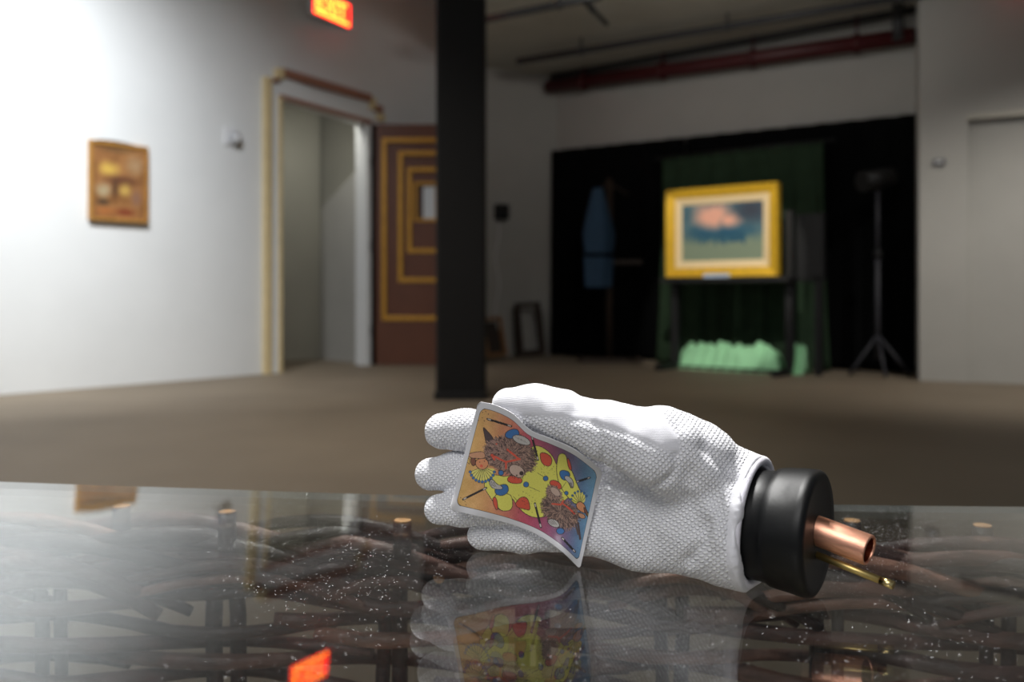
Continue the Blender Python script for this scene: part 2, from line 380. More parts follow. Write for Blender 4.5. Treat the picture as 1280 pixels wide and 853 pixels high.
# thermostat / dial by the door
s0, z0_ = WL.sz(292, 174)
dial = empty('wall_dial', 'white wall plate with a round dial left of the doorway', 'thermostat', WL.M @ Vector((s0, 0, z0_)))
MB().box((-.10, -.015, -.06), (.03, 0, .10), dial.matrix_basis @ Matrix.Identity(4) if False else Matrix.Translation(WL.M @ Vector((s0, 0, z0_))) @ WL.M.to_3x3().to_4x4()).build('wall_plate', M_plastic, dial, bevel=.006)
Md = Matrix.Translation(WL.M @ Vector((s0, 0, z0_))) @ WL.M.to_3x3().to_4x4()
MB().lathe([(.0, -.05), (.045, -.05), (.055, -.045), (.058, -.015)], Md, 32, 'y').build('dial', mat('pale_grey_plastic', (170, 172, 176), .4), dial)
MB().lathe([(.0, -.062), (.03, -.062), (.034, -.055), (.034, -.05)], Md, 24, 'y').build('dial_centre', M_plastic, dial)

# small items on the far side wall
Ms = Matrix.Translation(WC.w(624, 265)) @ WC.M.to_3x3().to_4x4()
sp = empty('wall_speaker', 'small black wall box with a trailing white cord beyond the black post', 'speaker', WC.w(624, 265))
MB().box((-.07, -.12, -.09), (.07, 0, .08), Ms).build('body', M_blackmetal, sp, bevel=.01)
MB().box((-.05, -.16, -.05), (.05, -.12, .05), Ms).build('front_grille', M_blackmetal, sp, bevel=.01)
pts = [WC.w(621 + 2.5 * math.sin(i * .9), 272 + i * 9.5, .015) for i in range(18)]
MB().tube(pts, .007, 6).build('cord', M_plastic, sp)
def leaning_frame(label, px0, px1, pyt, pyb, lean, m, fw, name='leaning_frame', out=.05, back=None, tilt=0):
    a = fl((px0 + px1) / 2, pyb); pl = Plane(a - WC.t * .01, a + WC.t)
    h = (pyb - pyt) / F * a.y; wd = (px1 - px0) / F * a.y * 1.15
    M = Matrix.Translation(a) @ WC.M.to_3x3().to_4x4() @ Matrix.Rotation(-lean, 4, 'X') @ Matrix.Rotation(tilt, 4, 'Y')
    o = empty(name, label, 'frame', a)
    for nm, lo, hi in (('side_rail', (-wd / 2, 0), (-wd / 2 + fw, h)), ('side_rail', (wd / 2 - fw, 0), (wd / 2, h)), ('bottom_rail', (-wd / 2 + fw, 0), (wd / 2 - fw, fw)), ('top_rail', (-wd / 2 + fw, h - fw), (wd / 2 - fw, h))):
        MB().box((lo[0], -.03, lo[1] + .01), (hi[0], .03, hi[1]), M).build(nm, m, o, bevel=.006)
    if back: MB().box((-wd / 2 + fw, .005, fw), (wd / 2 - fw, .015, h - fw), M).build('canvas', back, o)
    return o
leaning_frame('larger dark wooden empty frame leaning on the grey wall left of the curtain', 646, 682, 362, 445, .12, M_oldwood, .07, tilt=-.06)
leaning_frame('second dark empty frame leaning just inside the larger frame', 650, 680, 378, 446.5, .10, M_oldwood, .05, tilt=-.05)
leaning_frame('low tan and dark frame leaning right beside the black post', 607, 634, 396, 447, .2, M_tanwood, .05, back=M_oldwood, tilt=-.08)

# ceiling pipes
def zpl(px, py, Z):
    d = F * (Z - HC) / (HZ - py); return P(px, py, d)
def pipe(a, b_, r, m, label, hang=3, name='ceiling_pipe'):
    o = empty(name, label, 'pipe', a)
    MB().tube([a, b_], r, 14).build('pipe_run', m, o)
    for i in range(hang):
        q = a.lerp(b_, (i + .5) / hang)
        MB().tube([q - (b_ - a).normalized() * .02, q + (b_ - a).normalized() * .02], r * 1.25, 14).build('clamp', m, o)
        MB().tube([q, Vector((q.x, q.y, ZC + .01))], .01, 8).build('hanger_rod', m, o)
    return o
pa, pb = zpl(647, 77, 3.17), zpl(1108, 0, 3.17); pipe(pa, pb + (pb - pa) * .25, .034, M_pipe, 'nearer long dark pipe under the alcove ceiling')
pa, pb = zpl(560, 34, 3.15), zpl(750, -5, 3.15); pipe(pa, pb, .034, M_pipe, 'short dark pipe by the top of the black post', 2)
q0 = WB.w(700, 88, .16); q1 = WB.w(1150, 27, .16); q0.z = q1.z = (q0.z + q1.z) / 2 - .02; pipe(q0, q1, .034, M_pipe, 'dark pipe running directly above the red pipe', 4)
q0 = WB.w(699, 113, .22); q1 = WB.w(1152, 51, .22); pipe(q0, q1, .075, M_redpipe, 'thick dark red sprinkler pipe along the alcove wall', 4, 'sprinkler_pipe')
pa, pb = zpl(722, -6, 3.2), zpl(758, 30, 3.2); pipe(pa, pb, .022, M_pipe, 'thin cross pipe hanging from the alcove ceiling', 1)
q = WB.w(1135, 20, .3); pipe(Vector((q.x, q.y, 2.98)), Vector((q.x, q.y, ZC)), .05, M_pipe, 'short vertical pipe drop at the right end of the alcove', 0)
# thermostat on the right wall
Mr = Matrix.Translation(WR.w(1174, 203)) @ WR.M.to_3x3().to_4x4()
th = empty('wall_switch', 'small grey box on the pale wall right of the curtains', 'switch', WR.w(1174, 203))
MB().box((-.045, -.03, -.025), (.045, 0, .025), Mr).build('plate', M_greymetal, th, bevel=.005)
MB().box((-.02, -.036, -.012), (.02, -.03, .012), Mr).build('button', M_plastic, th)

# ------------------------------------------------------------------ alcove: curtains, painting on its stand, coat stand, lamp stand
def curtain(name, label, pl, xa, xb, ztop, m, amp, wave, out, seed, zbot=.01, flare=0):
    n = max(30, int((xb - xa) / .02)); nz = 24; rr = random.Random(seed); ph = [rr.uniform(0, 6) for _ in range(4)]
    V, Fc = [], []
    for j in range(nz + 1):
        v = j / nz
        for i in range(n + 1):
            u = i / n; s_ = xa + (xb - xa) * u
            y = amp * (math.sin(s_ * wave + ph[0]) + .5 * math.sin(s_ * wave * 1.73 + ph[1] + v) + .3 * math.sin(s_ * wave * .41 + ph[2])) * (.45 + .55 * v)
            sx = s_ + (u - .5) * flare * v * v
            V.append(pl.M @ Vector((sx, -out - y - .05 * flare * v, ztop(u) * (1 - v) + zbot * v)))
    for j in range(nz):
        for i in range(n):
            k = j * (n + 1) + i; Fc.append((k, k + 1, k + n + 2, k + n + 1))
    me = bpy.data.meshes.new(name); me.from_pydata(V, [], Fc); me.update(); me.polygons.foreach_set('use_smooth', [True] * len(Fc)); me.materials.append(m)
    o = bpy.data.objects.new(name, me); COL.objects.link(o); tag(o, label, 'curtain')
    s = o.modifiers.new('thickness', 'SOLIDIFY'); s.thickness = .006; return o
zt = [WB.sz(701, 190)[1], WB.sz(1146, 146)[1]]
def ztf(a, b_): return lambda u: zt[0] + (zt[1] - zt[0]) * ((a + (b_ - a) * u) / WB.L)
m0 = WB.L * .36; m1 = WB.L * .78
curtain('black_curtain', 'black curtain covering the left half of the alcove', WB, .03, m0 + .3, ztf(.03, m0 + .3), M_black, .03, 24, .14, 1)
curtain('black_curtain', 'black curtain on the right side behind the tripod stand', WB, m0 + .3, WB.L + .05, ztf(m0 + .3, WB.L), M_black, .03, 24, .14, 2)
g0, g1 = WB.off(.45).sz(829, 300)[0], WB.off(.45).sz(1030, 300)[0]
gz = WB.off(.45).sz(930, 188)[1]
curtain('green_curtain', 'dark green cloth backdrop hanging behind the framed painting', WB.off(.45), g0, g1, lambda u: gz, M_green, .025, 30, 0, 3, flare=.14)
rail = WB.off(.45)
o = MB().tube([rail.M @ Vector((g0 - .1, 0, gz + .01)), rail.M @ Vector((g1 + .1, 0, gz + .01))], .015, 8).build('curtain_rail', M_blackmetal)
tag(o, 'thin black rail carrying the green backdrop cloth', 'rail')
SP = WB.off(1.05)                                             # the painting's own plane
# heaped cloth at the foot
HP = WB.off(.85); h0, h1 = HP.sz(846, 430)[0], HP.sz(982, 430)[0]
def heap(label, x0, x1, h, seed, depth=.28):
    n, mrow = 70, 16; V, Fc = [], []
    for j in range(mrow + 1):
        v = j / mrow
        for i in range(n + 1):
            u = i / n
            e = min(1, 8 * u, 8 * (1 - u)) ** .5
            z = h * e * math.sin(math.pi * min(1, v * 1.05) ** .8) * (.86 + .14 * math.sin(u * 17 + seed) * math.cos(v * 3) + .07 * math.sin(u * 37 + v * 9 + seed) + .05 * math.sin(u * 71 - v * 5))
            V.append(HP.M @ Vector((x0 + (x1 - x0) * u, -depth * (.5 - v) * -1 - .008 * math.sin(u * 60 + seed), max(.006, z + .006))))
    for j in range(mrow):
        for i in range(n): k = j * (n + 1) + i; Fc.append((k, k + n + 1, k + n + 2, k + 1))
    me = bpy.data.meshes.new('cloth_heap'); me.from_pydata(V, [], Fc); me.update(); me.polygons.foreach_set('use_smooth', [True] * len(Fc)); me.materials.append(M_greenlight)
    o = bpy.data.objects.new('cloth_heap', me); COL.objects.link(o); tag(o, label, 'cloth')
    s = o.modifiers.new('thickness', 'SOLIDIFY'); s.thickness = .004; return o
heap('long heap of pale green cloth gathered on the floor below the painting', h0, h1, .27, 1)
h2, h3 = HP.sz(988, 430)[0], HP.sz(1008, 430)[0]
heap('small heap of pale green cloth right of the stand leg', h2, h3, .27, 3.3)

s0, zA = SP.sz(835, 237); s1, zB = SP.sz(974, 345)
zTop = (SP.sz(835, 238)[1] + SP.sz(974, 229)[1]) / 2; zBot = (SP.sz(835, 347)[1] + SP.sz(974, 345)[1]) / 2
ptg = empty('framed_painting', 'gold framed painting of a pink cloud over blue dripping shapes, brightly lit', 'painting', SP.M @ Vector((s0, 0, zBot)))
Wd, Hd = s1 - s0, zTop - zBot; Mf = SP.M @ Matrix.Translation((s0, 0, zBot)); fo, fi = .085, .15
def frame_ring(name, o_, i_, y_o, y_i, m, lab=None):
    b = MB(); O = [(o_, o_), (Wd - o_, o_), (Wd - o_, Hd - o_), (o_, Hd - o_)]; I = [(i_, i_), (Wd - i_, i_), (Wd - i_, Hd - i_), (i_, Hd - i_)]
    V = [Mf @ Vector((a, y_o, c)) for a, c in O] + [Mf @ Vector((a, y_i, c)) for a, c in I] + [Mf @ Vector((a, .04, c)) for a, c in O] + [Mf @ Vector((a, .04, c)) for a, c in I]
    fs = []
    for i in range(4):
        j = (i + 1) % 4; fs += [(i, j, j + 4, i + 4), (i, i + 8, j + 8, j), (i + 4, j + 4, j + 12, i + 12), (i + 8, i + 12, j + 12, j + 8)]
    b.add(V, fs); return b.build(name, m, ptg, bevel=.004, label=lab)
frame_ring('gold_frame', 0, fo, -.05, -.02, mat('bright_gilt', (232, 184, 50), .35, metal=.35, noise=.1, nscale=20))
frame_ring('inner_mat', fo, fi, -.015, .0, mat('cream_slip', (232, 206, 160), .6), 'cream slip inside the gold frame')
def cloud(u, v):
    n = .5 * vnoise(u * 5, v * 5, 4) + .3 * vnoise(u * 12, v * 12, 5) + .2 * vnoise(u * 30, v * 9, 6)
    c = np.stack([52 + 40 * n, 84 + 40 * n, 100 + 30 * n], 1)
    low = np.clip((v - .5) / .2 + (n - .5), 0, 1)[:, None]; c = c * (1 - low) + np.array((126, 140, 118)) * low
    sh = np.clip(1.3 - np.hypot((u - .5) / .36, (v - .5) / .14) + .8 * (vnoise(u * 30, v * 3, 7) - .5), 0, 1)[:, None]; c = c * (1 - sh) + np.array((28, 84, 112)) * sh
    dr = ((u > .22) & (u < .78) & (v > .5) & (v < .62 + .12 * vnoise(u * 26, v * 0, 8)) & (vnoise(u * 40, v * .5, 9) > .42)); c[dr] = (34, 84, 106)
    dk = np.clip(1.2 - np.hypot((u - .85) / .25, (v - .15) / .25), 0, 1)[:, None]; c = c * (1 - dk) + np.array((52, 58, 72)) * dk
    pk = np.clip(1.5 - np.minimum(np.hypot((u - .4) / .2, (v - .22) / .2), np.hypot((u - .58) / .13, (v - .3) / .12)) + .7 * (n - .5), 0, 1)[:, None]; c = c * (1 - pk) + np.array((232, 170, 146)) * pk
    return c
picture_panel('canvas', Mf @ Matrix.Translation((fi - .01, .005, fi - .01)), Wd - 2 * fi + .02, Hd - 2 * fi + .02, cloud, M_print, ptg, 120, 90)
Mn = Mf @ Matrix.Translation((Wd * .48, -.052, .0))
MB().box((-.13, -.008, -.012), (.13, .01, .028), Mn).build('name_plate', mat('pale_blue_plate', (190, 205, 225), .3, metal=.5), ptg)

# stand carrying the painting
st = empty('painting_stand', 'black wooden stand with shelf holding the gold framed painting', 'easel', SP.M @ Vector((s0 + Wd / 2, 0, 0)))
def bar(name, a, b_, t=.03, m=M_blackmetal, par=None):
    return MB().tube([a, b_], t, 4, True).build(name, m, par or st)
Ms_ = SP.M @ Matrix.Translation((s0, 0, 0))
MB().box((-.04, -.10, zBot - .055), (Wd + .12, .16, zBot - .008), Ms_).build('shelf', M_blackmetal, st, bevel=.006)
for xx in (0.03, Wd + .06):
    MB().box((xx - .035, .06, 0.05), (xx + .035, .13, zTop - .25 if xx > .1 else zBot), Ms_).build('post', M_blackmetal, st, bevel=.006)
    MB().box((xx - .035, -.25, 0.0), (xx + .035, .42, .06), Ms_).build('foot', M_blackmetal, st, bevel=.01)
MB().box((-.0, .07, .005), (Wd + .06, .12, .035), Ms_).build('cross_bar', M_blackmetal, st)
MB().box((Wd + .10, .14, zBot - .05), (Wd + .34, .2, zTop - .28), Ms_).build('back_panel', M_blackmetal, st)
MB().box((Wd + .26, .14, 0), (Wd + .32, .2, zBot), Ms_).build('post', M_blackmetal, st)

# coat stand with blue smock
cb = fl(762, 452); cs = empty('coat_stand', 'dark brown wooden coat stand in the black alcove', 'coat stand', cb)
MB().box((-.34, -.16, 0), (.34, .16, .04), Matrix.Translation(cb)).build('base', M_oldwood, cs, bevel=.01)
MB().tube([cb + Vector((0, 0, .03)), cb + Vector((0, 0, 1.95))], .035, 10).build('pole', M_oldwood, cs)
MB().tube([cb + Vector((-.2, 0, 1.78)), cb + Vector((0, 0, 1.9)), cb + Vector((.2, 0, 1.78))], .014, 8).build('hook_arm', M_oldwood, cs)
MB().box((-.03, -.05, 1.04), (.34, .05, 1.08), Matrix.Translation(cb)).build('side_arm', M_oldwood, cs)
V, Fc = [], []; n, mm = 28, 24
for j in range(mm + 1):
    v = j / mm; z = 1.84 - 1.05 * v; hw = .05 + .12 * min(1, v * 2.2) - .03 * v * v; hd = .05 + .06 * min(1, v * 3)
    if .6 < v < .66: hw *= .9
    for i in range(n):
        a = 2 * math.pi * i / n; f = 1 + .1 * math.sin(5 * a + v * 3) + .05 * math.sin(9 * a)
        V.append(cb + Vector((-.13 + hw * math.cos(a) * f, -.08 + hd * math.sin(a) * f, z)))
for j in range(mm):
    for i in range(n): Fc.append((j * n + i, j * n + (i + 1) % n, (j + 1) * n + (i + 1) % n, (j + 1) * n + i))
b = MB(); b.add(V, Fc, True); b.f.append(tuple(range(n))); b.sm.append(True)
sm = b.build('smock', M_blue); tag(sm, 'blue cotton smock hanging from the coat stand', 'smock')
b = MB(); b.tube([cb + Vector((-.13 + .17 * math.cos(a), -.08 + .12 * math.sin(a), 1.13)) for a in np.linspace(0, 2 * math.pi, 25)], .018, 8, False)
o = b.build('sash', M_black, sm, label='dark sash round the waist')

# lamp stand
M_stand = mat('dull_dark_grey_metal', (48, 48, 54), .6)
tb = fl(1097, 470); ls = empty('lamp_stand', 'tall grey tripod lamp stand in front of the right black curtain', 'lamp stand', tb)
ztop = HC + (HZ - 236) / F * tb.y
MB().tube([tb + Vector((0, 0, .15)), tb + Vector((0, 0, 1.1))], .022, 12).build('lower_pole', M_stand, ls)
MB().tube([tb + Vector((0, 0, 1.05)), tb + Vector((0, 0, ztop))], .016, 12).build('upper_pole', M_stand, ls)
MB().tube([tb + Vector((0, 0, 1.03)), tb + Vector((0, 0, 1.1))], .034, 12).build('clamp', M_blackmetal, ls)
for a in (math.radians(190), math.radians(330), math.radians(262)):
    e = tb + Vector((math.cos(a) * .27, math.sin(a) * .27, .012)); MB().tube([tb + Vector((0, 0, .36)), e], .014, 8).build('leg', M_stand, ls)
MB().tube([tb + Vector((-.16, -.06, ztop + .05)), tb + Vector((.14, .05, ztop + .12))], [.09, .075], 20).build('lamp_head', M_blackmetal, ls)
MB().tube([tb + Vector((.0, 0, ztop - .02)), tb + Vector((0, 0, ztop + .05))], .03, 10).build('bracket', M_blackmetal, ls)

# ------------------------------------------------------------------ table: glass top on a wicker basket
SX, SY, HG = .0278, .0309, .156
BOW = .0165
def gz_(x, y): return HC - HG - SX * x - SY * .59 - .0254 * (y - .59) + BOW * (y - .59) ** 2      # height of the very slightly bowed glass
def glass_mat():
    m = bpy.data.materials.new('clear_dusty_glass'); m.use_nodes = True; nt = m.node_tree; nt.nodes.clear(); L = nt.links.new; N = nt.nodes.new
    out = N('ShaderNodeOutputMaterial'); geo = N('ShaderNodeNewGeometry')
    dot = N('ShaderNodeVectorMath'); dot.operation = 'DOT_PRODUCT'; L(geo.outputs['Incoming'], dot.inputs[0]); L(geo.outputs['Normal'], dot.inputs[1])
    ab = N('ShaderNodeMath'); ab.operation = 'ABSOLUTE'; L(dot.outputs['Value'], ab.inputs[0])
    om = N('ShaderNodeMath'); om.operation = 'SUBTRACT'; om.inputs[0].default_value = 1; L(ab.outputs[0], om.inputs[1])
    pw_ = N('ShaderNodeMath'); pw_.operation = 'POWER'; L(om.outputs[0], pw_.inputs[0]); pw_.inputs[1].default_value = 5.7
    ma = N('ShaderNodeMath'); ma.operation = 'MULTIPLY_ADD'; L(pw_.outputs[0], ma.inputs[0]); ma.inputs[1].default_value = .96; ma.inputs[2].default_value = .04
    tr = N('ShaderNodeBsdfTransparent'); tr.inputs[0].default_value = (.93, .95, .94, 1)
    gl = N('ShaderNodeBsdfGlossy'); gl.inputs['Roughness'].default_value = .0; gl.inputs[0].default_value = (1, 1, 1, 1)
    mx = N('ShaderNodeMixShader'); L(ma.outputs[0], mx.inputs[0]); L(tr.outputs[0], mx.inputs[1]); L(gl.outputs[0], mx.inputs[2])
    # dust: specks and a thin film, thicker in patches
    tc = N('ShaderNodeTexCoord')
    vo = N('ShaderNodeTexVoronoi'); vo.inputs['Scale'].default_value = 560; L(tc.outputs['Object'], vo.inputs[0])
    lt = N('ShaderNodeMath'); lt.operation = 'LESS_THAN'; L(vo.outputs['Distance'], lt.inputs[0]); lt.inputs[1].default_value = .17
    n1 = N('ShaderNodeTexNoise'); n1.inputs['Scale'].default_value = 7; n1.inputs['Detail'].default_value = 8; L(tc.outputs['Object'], n1.inputs[0])
    r1 = N('ShaderNodeMapRange'); r1.inputs['From Min'].default_value = .42; r1.inputs['From Max'].default_value = .72; L(n1.outputs[0], r1.inputs[0])
    sp_ = N('ShaderNodeMath'); sp_.operation = 'MULTIPLY'; L(lt.outputs[0], sp_.inputs[0]); L(r1.outputs[0], sp_.inputs[1])
    sp2 = N('ShaderNodeMath'); sp2.operation = 'MULTIPLY'; sp2.inputs[1].default_value = .0; L(sp_.outputs[0], sp2.inputs[0])
    n2 = N('ShaderNodeTexNoise'); n2.inputs['Scale'].default_value = 60; n2.inputs['Detail'].default_value = 6; L(tc.outputs['Object'], n2.inputs[0])
    r2 = N('ShaderNodeMapRange'); r2.inputs['From Min'].default_value = .35; r2.inputs['From Max'].default_value = .8; r2.inputs['To Max'].default_value = .005; r2.inputs['To Min'].default_value = .0008; L(n2.outputs[0], r2.inputs[0])
    ad = N('ShaderNodeMath'); ad.operation = 'ADD'; L(sp2.outputs[0], ad.inputs[0]); L(r2.outputs[0], ad.inputs[1])
    df = N('ShaderNodeBsdfDiffuse'); df.inputs[0].default_value = (.8, .8, .8, 1)
    m2 = N('ShaderNodeMixShader'); L(ad.outputs[0], m2.inputs[0]); L(mx.outputs[0], m2.inputs[1]); L(df.outputs[0], m2.inputs[2])
    L(m2.outputs[0], out.inputs[0]); return m
edge_px = [(0, 602.5), (125, 607), (250, 611), (375, 615.5), (500, 619.2), (640, 623.3), (800, 627), (960, 630), (1120, 632.3), (1280, 634)]
def on_glass(px, py):
    a_, b_ = .3, 1.3
    for _ in range(40):
        d = (a_ + b_) / 2; p = P(px, py, d)
        if p.z > gz_(p.x, p.y): a_ = d
        else: b_ = d
    return p
far = [on_glass(*e) for e in edge_px]
far = [far[0] + (far[0] - far[1]) * 3.0] + far + [far[-1] + (far[-1] - far[-2]) * 2.6]
poly = [(p.x, p.y) for p in far] + [(far[-1].x, .06), (far[0].x, .06)]
GT = .006; NY = 34; b = MB(); xs_ = [p.x for p in far]; nx2 = len(far)
V, Fc, row_ = [], [], []
for side in (0, 1):
    for j in range(NY + 1):
        v = j / NY
        for p in far:
            y = .06 + (p.y - .06) * v; V.append((p.x, y, gz_(p.x, y) - GT * side))
S0 = (NY + 1) * nx2
for j in range(NY):
    for i in range(nx2 - 1):
        k = j * nx2 + i; Fc += [(k, k + 1, k + nx2 + 1, k + nx2), (S0 + k, S0 + k + nx2, S0 + k + nx2 + 1, S0 + k + 1)]
b.add(V, Fc, True)
rimi = list(range(nx2)) + [j * nx2 + nx2 - 1 for j in range(1, NY + 1)] + [NY * nx2 + i for i in range(nx2 - 2, -1, -1)] + [j * nx2 for j in range(NY - 1, 0, -1)]
gtop = b.build('glass_tabletop', glass_mat()); tag(gtop, 'clear dusty glass tabletop lying on the wicker base in the foreground', 'tabletop')
em = bpy.data.materials.new('ground_glass_edge'); em.use_nodes = True; nt_ = em.node_tree; pb = nt_.nodes['Principled BSDF']
pb.inputs['Base Color'].default_value = (*lin((170, 178, 176)), 1); pb.inputs['Roughness'].default_value = .35; pb.inputs['Alpha'].default_value = .45
MB().add([V[i] for i in rimi] + [V[S0 + i] for i in rimi], [(i, (i + 1) % len(rimi), (i + 1) % len(rimi) + len(rimi), i + len(rimi)) for i in range(len(rimi))]).build('ground_edge', em, gtop, label='paler ground edge of the glass')

rd = np.random.RandomState(12); b = MB(); cnt = 0
while cnt < 6000:
    x_, y_ = rd.uniform(-.5, .55), rd.uniform(.34, .83)
    pxx, pyy = CX + x_ / y_ * F, HZ - (gz_(x_, y_) - HC) / y_ * F
    w_ = math.exp(-((pxx - 400) / 150) ** 2 - ((pyy - 700) / 55) ** 2) + .8 * math.exp(-((pxx - 1090) / 90) ** 2 - ((pyy - 690) / 60) ** 2) + .12
    if rd.rand() > w_ * (.25 + 1.5 * float(vnoise(np.array([x_ * 26 + 40]), np.array([y_ * 26 + 40]), 31)[0]) ** 2): continue
    a_, l_, t_ = rd.uniform(0, math.pi), rd.uniform(.00014, .0003) * (2.5 if rd.rand() < .04 else 1), rd.uniform(.00012, .0002)
    u_ = Vector((math.cos(a_) * l_, math.sin(a_) * l_, 0)); v_ = Vector((-math.sin(a_) * t_, math.cos(a_) * t_, 0)); c_ = Vector((x_, y_, gz_(x_, y_) + .00015))
    b.add([c_ - u_ - v_, c_ + u_ - v_, c_ + u_ + v_, c_ - u_ + v_], [(0, 1, 2, 3)]); cnt += 1
b.build('dust', mat('pale_dust', (225, 225, 228), .9), gtop, label='white specks of dust on the glass')['kind'] = 'stuff'

def bark(name, rgb):
    m = mat(name, rgb, .5, noise=.6, nscale=70, bump=.3, bscale=160, spec=.45, stretch=(.35, 1, 1)); return m
M_bark = [bark('dark_willow_bark', c) for c in ((70, 46, 44), (90, 62, 56), (44, 31, 32), (116, 82, 70))]
M_cut = mat('cut_willow_end', (196, 148, 104), .7, noise=.1, nscale=300)
wb = empty('wicker_base', 'dark woven willow basket base seen through the glass tabletop', 'table base', (0, .8, 0))
YW = .80
def wy(x): return YW - .035 * (x / .5) ** 2 if abs(x) < .5 else YW - .035 - .14 * (abs(x) - .5)
def wx(px): return (px - CX) / F * YW
stakes = [wx(p) for p in (-330, -130, 80, 285, 490, 665, 838, 1030, 1228, 1420, 1600)]
def weave(x, row):
    # alternating in front of / behind the stakes
    for i in range(len(stakes) - 1):
        if x < stakes[i + 1] or i == len(stakes) - 2:
            t = (x - stakes[i]) / (stakes[i + 1] - stakes[i]); return math.cos(math.pi * (t + i + row))
rodn = 0
for k, sx in enumerate(stakes):
    for q in (-.0085, .0085):
        x = sx + q; r = .0066 + R.uniform(-.0008, .0008)
        zt_ = gz_(x, wy(x)) - (.045 if q < 0 else .03)
        MB().tube([(x + R.uniform(-.003, .003), wy(x) + R.uniform(-.002, .002), z) for z in np.linspace(0.003, zt_, 8)], [r * R.uniform(.9, 1.1) for _ in range(8)], 8).build('stake', M_bark[2], wb)
pitch = .0168; rows = 27
x_lo, x_hi = stakes[0] - .03, stakes[-1] + .03
for r_ in range(rows):
    base_h = .058 + r_ * pitch
    x = x_lo - R.uniform(0, .3)
    while x < x_hi:
        Lr = R.uniform(.34, .58); xa, xb = max(x_lo, x), min(x_hi, x + Lr); x += Lr - .05
        if xb - xa < .08: continue
        rad = R.uniform(.0064, .0086); n_ = max(6, int((xb - xa) / .022)); pts = []; rr = []
        dz0 = R.uniform(-.002, .002); sl = R.uniform(.008, .035); w0 = R.uniform(0, 6)
        for i in range(n_ + 1):
            t = i / n_; xx = xa + (xb - xa) * t
            y = wy(xx) - weave(xx, r_) * .0155 + (.004 if (t < .06 or t > .94) else 0)
            z = gz_(xx, y) - base_h + dz0 - sl * (t - .5) * (xb - xa) + .0022 * math.sin(w0 + xx * 25)
            pts.append((xx, y, z)); rr.append(rad * (1.08 - .3 * t) * R.uniform(.92, 1.08))
        MB().tube(pts, rr, 8).build('woven_rod', M_bark[R.randrange(4)], wb); rodn += 1
# plaited border: strands rising and dipping over two stakes
for k in range(len(stakes) - 2):
    for q in range(8):
        xa = stakes[k] + R.uniform(-.02, .02) + q * .010; xb = stakes[min(k + 2, len(stakes) - 1)] + R.uniform(-.06, .02)
        top = .0115 + .0068 * q + R.uniform(0, .004); rad = R.uniform(.0050, .0078); pts, rr = [], []
        yo = -.012 - .006 * (q % 3) + R.uniform(-.004, .004)
        for i in range(19):
            t = i / 18; xx = xa + (xb - xa) * t
            hh = top + .030 * abs(2 * t - .9) ** 1.8 * (1.0 if t > .45 else .8)
            yy = wy(xx) + yo * math.sin(math.pi * t) + .012 * math.cos(math.pi * t) * (-1 if q % 2 else 1)
            pts.append((xx, yy, gz_(xx, yy) - hh - rad)); rr.append(rad * (1.1 - .35 * abs(2 * t - 1)))
        MB().tube(pts, rr, 8).build('border_strand', M_bark[R.randrange(4)], wb); rodn += 1
def stub(px, py, hh, r=.0075, length=.03):
    # short cut upright whose pale end shows at (px, py), hh below the glass
    d = F * (HG + hh) / (py - HZ - F * SY - SX * (px - CX)); p = P(px, py, d)
    s = MB().tube([p - Vector((0, 0, length)), p], r, 12).build('cut_stub', M_bark[2], wb)
    MB().tube([p, p + Vector((0, 0, .0012))], r * .93, 12).build('cut_end', M_cut, s, label='pale tan sawn end')
for a in ((152, 634, .0078), (284, 641, .008), (503, 652, .008), (1228, 658, .008, .008), (-20, 640, .008), (895, 655, .008), (1065, 652, .008)): stub(*a)
for px, py in ((549, 722), (747, 727), (843, 684), (10, 672)):
    d = .78; p = P(px, py, d)
    s = MB().tube([p + Vector((.01, .03, 0)), p], .0055, 10).build('cut_stub', M_bark[2], wb)
    MB().tube([p, p + Vector((-.0003, -.0012, 0))], .005, 10).build('cut_end', M_cut, s, label='pale tan sawn end')

# ------------------------------------------------------------------ gloved mannequin hand
def height(p): return p.z - gz_(p.x, p.y)
ax = Vector((.84, -.54, -.03)).normalized()
W0 = P(945, 655, .56)
GR = .0012
lo = np.array([-.082, .475, .50]); hi = np.array([.192, .675, .655])
nx_, ny_, nz_ = [int(math.ceil((hi[i] - lo[i]) / GR)) for i in range(3)]
gx = (lo[0] + np.arange(nx_) * GR).astype(np.float32); gy = (lo[1] + np.arange(ny_) * GR).astype(np.float32); gzz = (lo[2] + np.arange(nz_) * GR).astype(np.float32)
def new_field(): return np.full((nx_, ny_, nz_), .05, np.float32)
def smin(a, b_, k):
    h = np.maximum(k - np.abs(a - b_), 0) / k; return np.minimum(a, b_) - h * h * k * .25
def cone(fld, A, ra, B, rb, k):
    A, B = np.array(A, np.float32), np.array(B, np.float32); pad = max(ra, rb) + .022
    i0 = [max(0, int((min(A[i], B[i]) - pad - lo[i]) / GR)) for i in range(3)]; i1 = [int((max(A[i], B[i]) + pad - lo[i]) / GR) + 1 for i in range(3)]
    sl = tuple(slice(i0[i], i1[i]) for i in range(3))
    X = gx[sl[0]][:, None, None] - A[0]; Y = gy[sl[1]][None, :, None] - A[1]; Z = gzz[sl[2]][None, None, :] - A[2]
    D = B - A; L2 = float((D * D).sum()); t = np.clip((X * D[0] + Y * D[1] + Z * D[2]) / L2, 0, 1)
    d = np.sqrt((X - t * D[0]) ** 2 + (Y - t * D[1]) ** 2 + (Z - t * D[2]) ** 2) - (ra + (rb - ra) * t)
    fld[sl] = smin(fld[sl], d, k)
def chain(fld, pts, k):
    for a, b_ in zip(pts[:-1], pts[1:]): cone(fld, P(*a[:3]), a[3], P(*b_[:3]), b_[3], k)
palm = new_field()
chain(palm, [(905, 618, .575, .026), (800, 578, .60, .019), (722, 550, .615, .0148)], .012)
